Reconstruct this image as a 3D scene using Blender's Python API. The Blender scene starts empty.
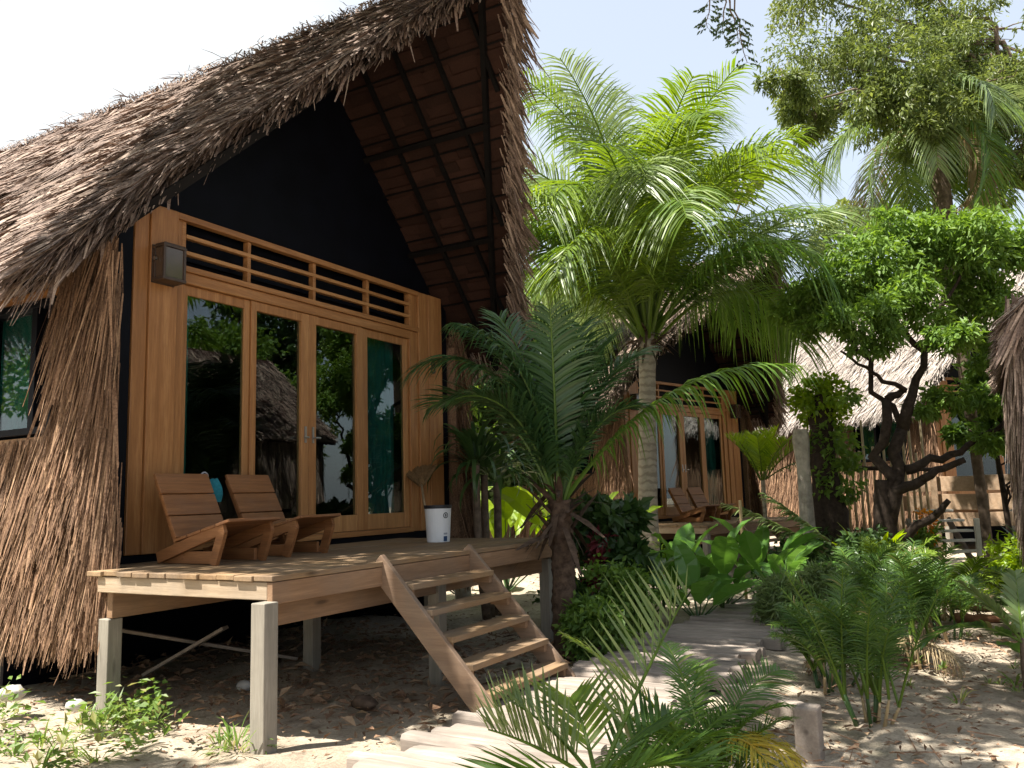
import bpy, math, random
import numpy as np
from mathutils import Vector, Matrix, Euler
PI = math.pi
rnd = random.Random(7)
rng = np.random.default_rng(7)
S = bpy.context.scene
COL = S.collection

# ------------------------------------------------------------------ camera frame
CAM = np.array([-4.174, -5.842, 1.419])
MR = np.array([[0.494874, -0.868477, -0.029122],      # right
               [0.101503, 0.091057, -0.990659],       # down
               [0.863016, 0.487296, 0.133215]])       # forward
FPX = 832.7
RT = np.array([0.4955, -0.8686]); FW = np.array([0.8686, 0.4955])   # horizontal right / forward


def P(x, d, z=0.0):
    """ground-plan position at lateral column x (of 1024) and distance d ahead of the viewpoint"""
    lat = (x - 512) / FPX * d
    p = CAM[:2] + RT * lat + FW * d
    return np.array([p[0], p[1], z])


def Zat(y, d, x=670):
    return 1.419 + ((491.3 - 0.0294 * (x - 670)) - y) / FPX * d


def in_frame(p, margin=0):
    v = (np.asarray(p) - CAM) @ MR.T
    w = np.maximum(v[..., 2], 1e-3)
    px = 512 + FPX * v[..., 0] / w
    py = 384 + FPX * v[..., 1] / w
    return (v[..., 2] > 0.05) & (px > -margin) & (px < 1024 + margin) & (py > -margin) & (py < 768 + margin)


SUN_EL = math.radians(62)
SH = np.array([-0.78, 0.62]); SH = SH / np.linalg.norm(SH)
SUN = np.array([SH[0] * math.cos(SUN_EL), SH[1] * math.cos(SUN_EL), math.sin(SUN_EL)])

# ------------------------------------------------------------------ materials
MATS = {}


def _new(name):
    m = bpy.data.materials.new(name); m.use_nodes = True
    nt = m.node_tree; nt.nodes.clear()
    out = nt.nodes.new('ShaderNodeOutputMaterial')
    MATS[name] = m
    return m, nt, out


def _ramp(nt, fac, stops):
    r = nt.nodes.new('ShaderNodeValToRGB')
    el = r.color_ramp.elements
    while len(el) < len(stops): el.new(0.5)
    for e, (p, c) in zip(el, stops):
        e.position = p; e.color = (*c, 1)
    nt.links.new(fac, r.inputs[0])
    return r.outputs[0]


def _mix(nt, fac, a, b, blend='MIX'):
    n = nt.nodes.new('ShaderNodeMix'); n.data_type = 'RGBA'; n.blend_type = blend
    if hasattr(fac, 'links') or hasattr(fac, 'node'): nt.links.new(fac, n.inputs[0])
    else: n.inputs[0].default_value = fac
    for s, v in ((6, a), (7, b)):
        if hasattr(v, 'node'): nt.links.new(v, n.inputs[s])
        else: n.inputs[s].default_value = (*v, 1)
    return n.outputs[2]


def _noise(nt, vec, scale, detail=4, rough=0.55):
    n = nt.nodes.new('ShaderNodeTexNoise'); n.inputs['Scale'].default_value = scale
    n.inputs['Detail'].default_value = detail; n.inputs['Roughness'].default_value = rough
    if vec is not None: nt.links.new(vec, n.inputs['Vector'])
    return n.outputs[0]


def _coords(nt, scale=(1, 1, 1), island=True, rot=(0, 0, 0)):
    tc = nt.nodes.new('ShaderNodeTexCoord')
    mp = nt.nodes.new('ShaderNodeMapping'); mp.inputs['Scale'].default_value = scale
    mp.inputs['Rotation'].default_value = rot
    nt.links.new(tc.outputs['Object'], mp.inputs['Vector'])
    if island:
        g = nt.nodes.new('ShaderNodeNewGeometry')
        mul = nt.nodes.new('ShaderNodeMath'); mul.operation = 'MULTIPLY'; mul.inputs[1].default_value = 37.0
        nt.links.new(g.outputs['Random Per Island'], mul.inputs[0])
        nt.links.new(mul.outputs[0], mp.inputs['Location'])
        return mp.outputs[0], g.outputs['Random Per Island']
    return mp.outputs[0], None


def _bump(nt, h, strength, dist=0.01):
    b = nt.nodes.new('ShaderNodeBump'); b.inputs['Strength'].default_value = strength
    b.inputs['Distance'].default_value = dist
    nt.links.new(h, b.inputs['Height'])
    return b.outputs[0]


def _bsdf(nt, out, col, rough=0.6, spec=0.4, normal=None, metal=0.0):
    b = nt.nodes.new('ShaderNodeBsdfPrincipled')
    if hasattr(col, 'node'): nt.links.new(col, b.inputs['Base Color'])
    else: b.inputs['Base Color'].default_value = (*col, 1)
    if hasattr(rough, 'node'): nt.links.new(rough, b.inputs['Roughness'])
    else: b.inputs['Roughness'].default_value = rough
    b.inputs['Specular IOR Level'].default_value = spec
    b.inputs['Metallic'].default_value = metal
    if normal is not None: nt.links.new(normal, b.inputs['Normal'])
    if out is not None: nt.links.new(b.outputs[0], out.inputs[0])
    return b


def wood(name, dark, mid, light, axis='X', rough=0.6, grain=1.0, knots=True, weather=0.0, rot=(0, 0, 0)):
    m, nt, out = _new(name)
    s = {'X': (0.6, 9, 9), 'Y': (9, 0.6, 9), 'Z': (9, 9, 0.6)}[axis]
    v, isl = _coords(nt, tuple(k * grain for k in s), rot=rot)
    n1 = _noise(nt, v, 2.2, 6, 0.6)
    v2, _ = _coords(nt, tuple(k * grain * 3.5 for k in s), rot=rot)
    n2 = _noise(nt, v2, 3.0, 3, 0.7)
    c = _ramp(nt, n1, [(0.28, dark), (0.5, mid), (0.72, light)])
    c = _mix(nt, _ramp(nt, n2, [(0.38, (0.55,) * 3), (0.6, (0, 0, 0))]), c, dark)
    c = _mix(nt, 0.42, c, _ramp(nt, isl, [(0.0, tuple(k * 0.72 for k in mid)), (0.5, mid), (1.0, light)]))
    if knots:
        vk, _ = _coords(nt, {'X': (1.2, 5, 5), 'Y': (5, 1.2, 5), 'Z': (5, 5, 1.2)}[axis], rot=rot)
        vo = nt.nodes.new('ShaderNodeTexVoronoi'); vo.inputs['Scale'].default_value = 1.1
        nt.links.new(vk, vo.inputs['Vector'])
        c = _mix(nt, _ramp(nt, vo.outputs['Distance'], [(0.04, (0.8,) * 3), (0.11, (0, 0, 0))]), c, tuple(k * 0.45 for k in dark))
    if weather:
        vw, _ = _coords(nt, (1, 1, 1), island=False)
        nw = _noise(nt, vw, 2.3, 5, 0.6)
        c = _mix(nt, _ramp(nt, nw, [(0.4, (0, 0, 0)), (0.7, (weather,) * 3)]), c, (0.17, 0.15, 0.13))
    nr = _bump(nt, n2, 0.35, 0.004)
    _bsdf(nt, out, c, rough, 0.35, nr)
    return m


def leaf(name, dark, mid, light, trans=0.3, rough=0.42, tcol=None, obj_var=0.35, noise_scale=1.3, yellow=None, yfrac=0.0):
    m, nt, out = _new(name)
    g = nt.nodes.new('ShaderNodeNewGeometry')
    c = _ramp(nt, g.outputs['Random Per Island'], [(0.0, dark), (0.5, mid), (1.0, light)])
    if yellow is not None:
        wn = nt.nodes.new('ShaderNodeTexWhiteNoise'); wn.noise_dimensions = '1D'
        nt.links.new(g.outputs['Random Per Island'], wn.inputs['W'])
        c = _mix(nt, _ramp(nt, wn.outputs[0], [(yfrac, (1, 1, 1)), (min(yfrac + 0.02, 1), (0, 0, 0))]), c, yellow)
    if obj_var:
        oi = nt.nodes.new('ShaderNodeObjectInfo')
        c = _mix(nt, obj_var, c, _ramp(nt, oi.outputs['Random'], [(0, dark), (1, light)]))
    v, _ = _coords(nt, (1, 1, 1), island=False)
    n = _noise(nt, v, noise_scale, 3)
    c = _mix(nt, _ramp(nt, n, [(0.35, (0, 0, 0)), (0.7, (0.5,) * 3)]), c, light)
    b = _bsdf(nt, None, c, rough, 0.45)
    t = nt.nodes.new('ShaderNodeBsdfTranslucent')
    hs = nt.nodes.new('ShaderNodeHueSaturation'); hs.inputs['Hue'].default_value = 0.485
    hs.inputs['Saturation'].default_value = 1.1; hs.inputs['Value'].default_value = 1.7
    nt.links.new(c, hs.inputs['Color']); nt.links.new(hs.outputs[0], t.inputs[0])
    mx = nt.nodes.new('ShaderNodeMixShader'); mx.inputs[0].default_value = trans
    nt.links.new(b.outputs[0], mx.inputs[1]); nt.links.new(t.outputs[0], mx.inputs[2])
    nt.links.new(mx.outputs[0], out.inputs[0])
    return m


def thatch(name, stops, rough=0.85, spec=0.25):
    m, nt, out = _new(name)
    v, isl = _coords(nt, (1, 1, 1), island=False)
    g = nt.nodes.new('ShaderNodeNewGeometry')
    c = _ramp(nt, g.outputs['Random Per Island'], stops)
    n = _noise(nt, v, 1.6, 6, 0.7)
    c = _mix(nt, _ramp(nt, n, [(0.42, (0, 0, 0)), (0.66, (0.62,) * 3)]), c, stops[0][1])
    n2 = _noise(nt, v, 60, 2)
    c = _mix(nt, 0.35, c, _ramp(nt, n2, [(0.3, stops[0][1]), (0.7, stops[-1][1])]))
    _bsdf(nt, out, c, rough, spec)
    return m


def plain(name, col, rough=0.6, spec=0.4, var=0.15, scale=6, bump=0.0, metal=0.0):
    m, nt, out = _new(name)
    v, _ = _coords(nt, (1, 1, 1), island=False)
    n = _noise(nt, v, scale, 5, 0.6)
    c = _ramp(nt, n, [(0.3, tuple(k * (1 - var) for k in col)), (0.7, tuple(min(1, k * (1 + var)) for k in col))])
    _bsdf(nt, out, c, rough, spec, _bump(nt, n, bump) if bump else None, metal)
    return m


def glass(name, tint=(0.72, 0.82, 0.80)):
    m, nt, out = _new(name)
    lw = nt.nodes.new('ShaderNodeLayerWeight'); lw.inputs['Blend'].default_value = 0.5
    pw = nt.nodes.new('ShaderNodeMath'); pw.operation = 'POWER'; pw.inputs[1].default_value = 3.5
    nt.links.new(lw.outputs['Facing'], pw.inputs[0])
    fr = nt.nodes.new('ShaderNodeMath'); fr.operation = 'MULTIPLY_ADD'; fr.inputs[1].default_value = 0.55; fr.inputs[2].default_value = 0.05
    nt.links.new(pw.outputs[0], fr.inputs[0])
    tr = nt.nodes.new('ShaderNodeBsdfTransparent'); tr.inputs[0].default_value = (*tint, 1)
    gl = nt.nodes.new('ShaderNodeBsdfGlossy'); gl.inputs['Roughness'].default_value = 0.005
    gl.inputs[0].default_value = (0.95, 0.97, 1, 1)
    mx = nt.nodes.new('ShaderNodeMixShader')
    nt.links.new(fr.outputs[0], mx.inputs[0]); nt.links.new(tr.outputs[0], mx.inputs[1]); nt.links.new(gl.outputs[0], mx.inputs[2])
    nt.links.new(mx.outputs[0], out.inputs[0])
    return m


OR = ((0.17, 0.068, 0.022), (0.39, 0.180, 0.064), (0.58, 0.315, 0.130))
for ax in 'XYZ': wood('varnished_wood_' + ax, *OR, axis=ax, rough=0.42, grain=0.8, knots=False)
for ax in 'XYZ': wood('deck_wood_' + ax, (0.13, 0.075, 0.036), (0.28, 0.175, 0.09), (0.40, 0.27, 0.15), axis=ax, rough=0.7, weather=0.5)
for ax in 'XY': wood('raw_plank_' + ax, (0.15, 0.08, 0.042), (0.30, 0.175, 0.095), (0.41, 0.255, 0.15), axis=ax, rough=0.7, weather=0.3)
wood('deck_end_sunlit_wood', (0.26, 0.18, 0.11), (0.45, 0.34, 0.23), (0.56, 0.45, 0.33), axis='Y', rough=0.75, weather=0.4)  # paler raw wood, lightened further for the sun on this end
wood('stair_wood', (0.15, 0.09, 0.055), (0.28, 0.18, 0.115), (0.38, 0.26, 0.17), axis='Y', rough=0.75, weather=0.4, rot=(math.radians(-48), 0, 0))
wood('chair_wood_X', (0.11, 0.042, 0.016), (0.27, 0.115, 0.042), (0.38, 0.185, 0.075), axis='X', rough=0.55, weather=0.2)
wood('chair_wood_Y', (0.11, 0.042, 0.016), (0.27, 0.115, 0.042), (0.38, 0.185, 0.075), axis='Y', rough=0.55)
wood('post_wood', (0.16, 0.14, 0.11), (0.30, 0.27, 0.22), (0.40, 0.36, 0.30), axis='Z', rough=0.8, weather=0.5)
wood('walk_wood', (0.14, 0.105, 0.085), (0.33, 0.27, 0.225), (0.48, 0.42, 0.37), axis='Y', rough=0.88, weather=0.8)
wood('grey_wood_X', (0.16, 0.12, 0.10), (0.34, 0.28, 0.23), (0.46, 0.40, 0.34), axis='X', rough=0.85, weather=0.6)
wood('fence_wood', (0.30, 0.18, 0.10), (0.48, 0.33, 0.21), (0.58, 0.44, 0.31), axis='X', rough=0.75, weather=0.3)
plain('black_paint', (0.0025, 0.003, 0.006), 0.55, 0.12, 0.4, 3)
plain('dark_timber', (0.006, 0.005, 0.005), 0.7, 0.15, 0.3, 8)
plain('lamp_bronze', (0.055, 0.035, 0.025), 0.45, 0.5, 0.2, 20)
plain('lamp_glass', (0.075, 0.05, 0.035), 0.12, 0.6, 0.1, 10)
plain('steel', (0.4, 0.4, 0.4), 0.35, 0.5, 0.1, 20, 0, 0.9)
plain('curtain_teal', (0.02, 0.125, 0.115), 0.9, 0.1, 0.25, 5)
plain('towel_teal', (0.03, 0.19, 0.24), 0.95, 0.1, 0.25, 30, 0.5)
plain('white_paint', (0.74, 0.75, 0.78), 0.4, 0.4, 0.04, 4)
plain('black_plastic', (0.015, 0.015, 0.02), 0.5, 0.4, 0.2, 10)
plain('navy_print', (0.03, 0.07, 0.16), 0.5, 0.4, 0.1, 10)
plain('grey_print', (0.35, 0.37, 0.42), 0.5, 0.4, 0.1, 10)
plain('red_plastic', (0.45, 0.03, 0.03), 0.4, 0.4, 0.1, 10)
plain('broom_bristle', (0.20, 0.12, 0.055), 0.85, 0.2, 0.35, 30)
plain('broom_stick', (0.42, 0.30, 0.18), 0.6, 0.3, 0.2, 12)
plain('stone', (0.36, 0.34, 0.32), 0.9, 0.2, 0.3, 9, 0.6)
plain('white_weathered', (0.68, 0.65, 0.60), 0.7, 0.3, 0.15, 9)
plain('bark_dark', (0.045, 0.032, 0.024), 0.9, 0.2, 0.5, 14, 0.8)
plain('bark_brown', (0.15, 0.11, 0.08), 0.9, 0.2, 0.45, 12, 0.8)
plain('bark_pale', (0.40, 0.36, 0.30), 0.9, 0.2, 0.4, 7, 0.8)
plain('log_red', (0.24, 0.12, 0.07), 0.85, 0.2, 0.4, 9, 0.8)
plain('fibre', (0.085, 0.058, 0.042), 0.95, 0.1, 0.5, 18, 0.6)
plain('bamboo', (0.38, 0.28, 0.15), 0.5, 0.4, 0.3, 8)
plain('pebble', (0.5, 0.48, 0.45), 0.85, 0.2, 0.25, 9, 0.4)
plain('pink_paint', (0.55, 0.10, 0.18), 0.7, 0.3, 0.1, 3)
thatch('roof_thatch', [(0.0, (0.060, 0.040, 0.036)), (0.35, (0.17, 0.112, 0.092)), (0.7, (0.33, 0.23, 0.18)), (1.0, (0.58, 0.45, 0.36))])
thatch('roof_thatch_sunlit', [(0.0, (0.22, 0.18, 0.16)), (0.35, (0.38, 0.32, 0.28)), (0.7, (0.50, 0.44, 0.39)), (1.0, (0.62, 0.56, 0.50))])  # roof thatch with sunlight put into a lighter colour
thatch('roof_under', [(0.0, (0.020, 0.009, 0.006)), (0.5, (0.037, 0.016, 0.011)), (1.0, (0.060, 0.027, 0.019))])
thatch('wall_thatch', [(0.0, (0.050, 0.024, 0.015)), (0.4, (0.15, 0.076, 0.045)), (0.75, (0.33, 0.185, 0.105)), (1.0, (0.56, 0.36, 0.22))])
thatch('dead_leaf', [(0.0, (0.10, 0.05, 0.03)), (0.5, (0.24, 0.13, 0.075)), (1.0, (0.42, 0.30, 0.19))], 0.8)
glass('window_glass')

leaf('palm_green', (0.030, 0.080, 0.014), (0.070, 0.155, 0.022), (0.15, 0.25, 0.034), 0.36, 0.42)
leaf('palm_bright', (0.045, 0.10, 0.014), (0.11, 0.20, 0.020), (0.21, 0.29, 0.035), 0.38, 0.42)
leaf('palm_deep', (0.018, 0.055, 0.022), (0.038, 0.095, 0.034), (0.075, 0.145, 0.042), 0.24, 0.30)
leaf('palm_silver', (0.07, 0.12, 0.04), (0.13, 0.20, 0.065), (0.23, 0.29, 0.11), 0.34, 0.36)
leaf('palm_yellow', (0.30, 0.28, 0.03), (0.42, 0.36, 0.04), (0.52, 0.38, 0.05), 0.4, 0.4)
leaf('palm_dry', (0.20, 0.14, 0.08), (0.30, 0.22, 0.12), (0.38, 0.30, 0.17), 0.2, 0.7)
leaf('areca_green', (0.022, 0.065, 0.014), (0.048, 0.115, 0.022), (0.10, 0.18, 0.032), 0.33, 0.36, yellow=(0.28, 0.20, 0.08), yfrac=0.05)
leaf('tree_bright', (0.035, 0.088, 0.016), (0.088, 0.175, 0.028), (0.18, 0.29, 0.045), 0.36, 0.55)
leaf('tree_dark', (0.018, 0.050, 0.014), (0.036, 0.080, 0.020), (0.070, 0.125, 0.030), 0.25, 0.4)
leaf('tree_olive', (0.055, 0.085, 0.022), (0.11, 0.155, 0.035), (0.20, 0.24, 0.06), 0.42, 0.45)
leaf('tree_lime', (0.10, 0.19, 0.012), (0.19, 0.31, 0.018), (0.30, 0.42, 0.035), 0.45, 0.4)
leaf('paddle_green', (0.040, 0.115, 0.022), (0.075, 0.185, 0.033), (0.14, 0.27, 0.05), 0.36, 0.28)
leaf('strap_green', (0.022, 0.06, 0.02), (0.045, 0.10, 0.03), (0.08, 0.14, 0.04), 0.25, 0.33)
leaf('weed_green', (0.05, 0.11, 0.02), (0.10, 0.19, 0.03), (0.20, 0.28, 0.06), 0.35, 0.45, yellow=(0.33, 0.27, 0.12), yfrac=0.16)
leaf('orange_petal', (0.55, 0.18, 0.01), (0.7, 0.28, 0.02), (0.8, 0.4, 0.03), 0.35, 0.5)
leaf('red_leaf', (0.10, 0.012, 0.02), (0.18, 0.03, 0.04), (0.28, 0.07, 0.07), 0.25, 0.4)


def ringed_bark(name, c1, c2):
    m, nt, out = _new(name)
    v, _ = _coords(nt, (1, 1, 1), island=False)
    w = nt.nodes.new('ShaderNodeTexWave'); w.wave_type = 'BANDS'; w.bands_direction = 'Z'
    w.inputs['Scale'].default_value = 2.6; w.inputs['Distortion'].default_value = 5.5; w.inputs['Detail'].default_value = 4; w.inputs['Detail Scale'].default_value = 2.5
    nt.links.new(v, w.inputs['Vector'])
    n = _noise(nt, v, 9, 5, 0.65)
    c = _ramp(nt, w.outputs[1], [(0.1, c1), (0.5, c2)])
    c = _mix(nt, _ramp(nt, n, [(0.4, (0, 0, 0)), (0.65, (0.6,) * 3)]), c, tuple(k * 0.6 for k in c2))
    _bsdf(nt, out, c, 0.85, 0.2, _bump(nt, w.outputs[1], 0.35, 0.012))


ringed_bark('palm_bark', (0.26, 0.215, 0.165), (0.40, 0.345, 0.275))


def sand():
    m, nt, out = _new('sand_ground')
    tc = nt.nodes.new('ShaderNodeTexCoord'); v = tc.outputs['Object']
    n1 = _noise(nt, v, 0.8, 8, 0.62)
    n2 = _noise(nt, v, 7, 8, 0.7)
    n3 = _noise(nt, v, 45, 4, 0.7)
    c = _ramp(nt, n1, [(0.32, (0.27, 0.215, 0.165)), (0.5, (0.45, 0.375, 0.285)), (0.7, (0.54, 0.465, 0.365))])
    c = _mix(nt, _ramp(nt, n2, [(0.54, (0, 0, 0)), (0.66, (0.75,) * 3)]), c, (0.15, 0.11, 0.08))
    c = _mix(nt, _ramp(nt, n3, [(0.35, (0.55,) * 3), (0.55, (0, 0, 0))]), c, (0.20, 0.16, 0.12))
    # mossy patches
    n4 = _noise(nt, v, 1.7, 4, 0.6)
    c = _mix(nt, _ramp(nt, n4, [(0.58, (0, 0, 0)), (0.72, (0.5,) * 3)]), c, (0.10, 0.12, 0.05))
    b1 = _bump(nt, n2, 0.7, 0.05)
    b2 = nt.nodes.new('ShaderNodeBump'); b2.inputs['Strength'].default_value = 0.6; b2.inputs['Distance'].default_value = 0.012
    nt.links.new(n3, b2.inputs['Height']); nt.links.new(b1, b2.inputs['Normal'])
    _bsdf(nt, out, c, 0.95, 0.15, b2.outputs[0])


sand()


# ------------------------------------------------------------------ mesh builder
class MB:
    def __init__(s): s.v = []; s.q = []; s.t = []; s.n = 0; s.smooth = False

    def add(s, v, q=None, t=None):
        v = np.asarray(v, float).reshape(-1, 3)
        if q is not None and len(q): s.q.append(np.asarray(q, int).reshape(-1, 4) + s.n)
        if t is not None and len(t): s.t.append(np.asarray(t, int).reshape(-1, 3) + s.n)
        s.v.append(v); s.n += len(v)

    def box(s, c, size, rot=None, taper=1.0):
        x, y, z = [k / 2 for k in size]
        v = np.array([(-x, -y, -z), (x, -y, -z), (x, y, -z), (-x, y, -z), (-x * taper, -y * taper, z), (x * taper, -y * taper, z), (x * taper, y * taper, z), (-x * taper, y * taper, z)])
        if rot is not None:
            v = v @ np.array(Euler(rot).to_matrix()).T
        s.add(v + np.asarray(c, float), [(3, 2, 1, 0), (4, 5, 6, 7), (0, 1, 5, 4), (1, 2, 6, 5), (2, 3, 7, 6), (3, 0, 4, 7)])

    def span(s, a, b):
        a = np.asarray(a, float); b = np.asarray(b, float)
        s.box((a + b) / 2, np.abs(b - a))

    def beam(s, a, b, w, h, up=(0, 0, 1)):
        """rectangular bar from a to b, w sideways, h along up"""
        a = Vector(a); b = Vector(b); d = (b - a); L = d.length; d.normalize()
        up = Vector(up); side = d.cross(up)
        if side.length < 1e-4: side = d.cross(Vector((0, 1, 0)))
        side.normalize(); u = side.cross(d)
        v = []
        for p in (a, b):
            for i, j in ((-1, -1), (1, -1), (1, 1), (-1, 1)):
                v.append(p + side * (w / 2 * i) + u * (h / 2 * j))
        s.add([tuple(k) for k in v], [(0, 1, 2, 3), (7, 6, 5, 4), (0, 4, 5, 1), (1, 5, 6, 2), (2, 6, 7, 3), (3, 7, 4, 0)])

    def tube(s, pts, rad, n=8, cap=True, wob=0.0):
        pts = np.asarray(pts, float); k = len(pts)
        rad = np.full(k, rad) if np.isscalar(rad) else np.asarray(rad, float)
        tg = np.gradient(pts, axis=0); tg /= np.linalg.norm(tg, axis=1)[:, None] + 1e-9
        ref = np.array([0, 0, 1.0]) if abs(tg[0][2]) < 0.9 else np.array([1.0, 0, 0])
        ang = np.arange(n) / n * 2 * PI
        V = []
        for i in range(k):
            a = np.cross(tg[i], ref); a /= np.linalg.norm(a) + 1e-9; b = np.cross(tg[i], a)
            ref = np.cross(a, tg[i]) if i else ref
            r = rad[i] * (1 + (wob * rng.normal(size=n) if wob else 0))
            V.append(pts[i] + (np.cos(ang) * r)[:, None] * a + (np.sin(ang) * r)[:, None] * b)
        V = np.concatenate(V)
        q = []
        for i in range(k - 1):
            for j in range(n):
                j2 = (j + 1) % n
                q.append((i * n + j, i * n + j2, (i + 1) * n + j2, (i + 1) * n + j))
        t = []
        if cap:
            V = np.concatenate([V, [pts[0]], [pts[-1]]])
            for j in range(n):
                j2 = (j + 1) % n
                t.append((j2, j, k * n)); t.append(((k - 1) * n + j, (k - 1) * n + j2, k * n + 1))
        s.add(V, q, t)

    def strips(s, sec, wid, side):
        """sec: (N,K,3) centre lines, wid: (N,K) half widths, side: (N,K,3)"""
        N, K, _ = sec.shape
        a = sec - side * wid[..., None]; b = sec + side * wid[..., None]
        V = np.stack([a, b], axis=2).reshape(N, K * 2, 3)
        base = (np.arange(N) * K * 2)[:, None]
        q = []
        for k in range(K - 1):
            q.append(np.stack([base[:, 0] + 2 * k, base[:, 0] + 2 * k + 1, base[:, 0] + 2 * k + 3, base[:, 0] + 2 * k + 2], axis=1))
        s.add(V.reshape(-1, 3), np.concatenate(q))

    def leaves(s, c, ax, nm, L, W, fold=0.25):
        """diamond leaves: base, side, tip, side"""
        ax = ax / (np.linalg.norm(ax, axis=1)[:, None] + 1e-9)
        sd = np.cross(ax, nm); sd /= np.linalg.norm(sd, axis=1)[:, None] + 1e-9
        nn = np.cross(sd, ax)
        L = L[:, None]; W = W[:, None]
        b = c; tip = c + ax * L - nn * L * 0.12
        m = c + ax * L * 0.45
        l = m + sd * W + nn * W * fold; r = m - sd * W + nn * W * fold
        V = np.stack([b, r, tip, l], axis=1).reshape(-1, 3)
        i = np.arange(len(c)) * 4
        t = np.concatenate([np.stack([i, i + 1, i + 2], 1), np.stack([i, i + 2, i + 3], 1)])
        s.add(V, None, t)

    def mesh(s, name):
        v = np.concatenate(s.v) if s.v else np.zeros((0, 3))
        q = np.concatenate(s.q) if s.q else np.zeros((0, 4), int)
        t = np.concatenate(s.t) if s.t else np.zeros((0, 3), int)
        me = bpy.data.meshes.new(name)
        me.vertices.add(len(v)); me.vertices.foreach_set('co', v.ravel())
        nl = len(q) * 4 + len(t) * 3
        me.loops.add(nl); me.loops.foreach_set('vertex_index', np.concatenate([q.ravel(), t.ravel()]).astype(np.int32))
        me.polygons.add(len(q) + len(t))
        tot = np.concatenate([np.full(len(q), 4), np.full(len(t), 3)]).astype(np.int32)
        st = np.concatenate([[0], np.cumsum(tot)[:-1]]).astype(np.int32)
        me.polygons.foreach_set('loop_start', st)
        me.polygons.foreach_set('use_smooth', np.full(len(tot), bool(s.smooth)))
        me.update(calc_edges=True); me.validate()
        return me

    def build(s, name, mat, parent=None, bevel=0.0):
        me = s.mesh(name)
        me.materials.append(MATS[mat])
        o = bpy.data.objects.new(name, me); COL.objects.link(o)
        if parent is not None: o.parent = parent
        if bevel:
            b = o.modifiers.new('Bevel', 'BEVEL'); b.width = bevel; b.segments = 2; b.limit_method = 'ANGLE'
        return o


def tag(o, label=None, cat=None, group=None, kind=None):
    if label: o['label'] = label
    if cat: o['category'] = cat
    if group: o['group'] = group
    if kind: o['kind'] = kind
    return o


def thing(name, label, cat, loc=(0, 0, 0), rz=0.0, group=None):
    o = bpy.data.objects.new(name, None); COL.objects.link(o)
    o.empty_display_size = 0.2
    o.location = [float(k) for k in loc]; o.rotation_euler = (0, 0, rz)
    return tag(o, label, cat, group)


def copy_tree(o, parent=None, skip=()):
    c = o.copy(); COL.objects.link(c)
    if parent is not None: c.parent = parent
    for ch in list(o.children):
        if ch.name.split('.')[0] not in skip: copy_tree(ch, c, skip)
    return c


def unit(a): return a / (np.linalg.norm(a, axis=-1, keepdims=True) + 1e-9)


# ------------------------------------------------------------------ thatch
def strand_strips(mb, root, d, nrm, L, W, droop=0.0, lift=0.0, taper=0.35):
    """flat blades: root, direction d, surface normal nrm"""
    N = len(root)
    d = unit(d); sd = unit(np.cross(d, nrm))
    K = 3; ts = np.array([0, 0.5, 1.0])
    sec = root[:, None, :] + d[:, None, :] * (L[:, None] * ts)[..., None]
    sec = sec + nrm[:, None, :] * (np.asarray(lift).reshape(-1, 1) * ts)[..., None]
    sec[..., 2] -= np.asarray(droop).reshape(-1, 1) * ts ** 2
    tw = rng.normal(0, 0.5, N)
    sd = unit(sd + nrm * tw[:, None])
    side = np.repeat(sd[:, None, :], K, axis=1)
    wid = W[:, None] * np.array([0.8, 1.0, taper])[None] / 2
    mb.strips(sec, wid, side)


RX = 2.16           # ridge x
RZ = 6.50           # ridge top z
SL = 1.12          # slope
EL, ER = -0.70, 5.02
YB = 6.7            # back verge
CS = 1 / math.sqrt(1 + SL * SL); SN = SL * CS


VX = [-0.7, 0.1, 0.5, 1.1, 2.16, 5.02]
VY = [-0.12, -0.30, -0.72, -1.42, -2.44, -0.78]


def yfront(x):
    return float(np.interp(x, VX, VY))


def yfront_a(x):
    return np.interp(x, VX, VY)


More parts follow.
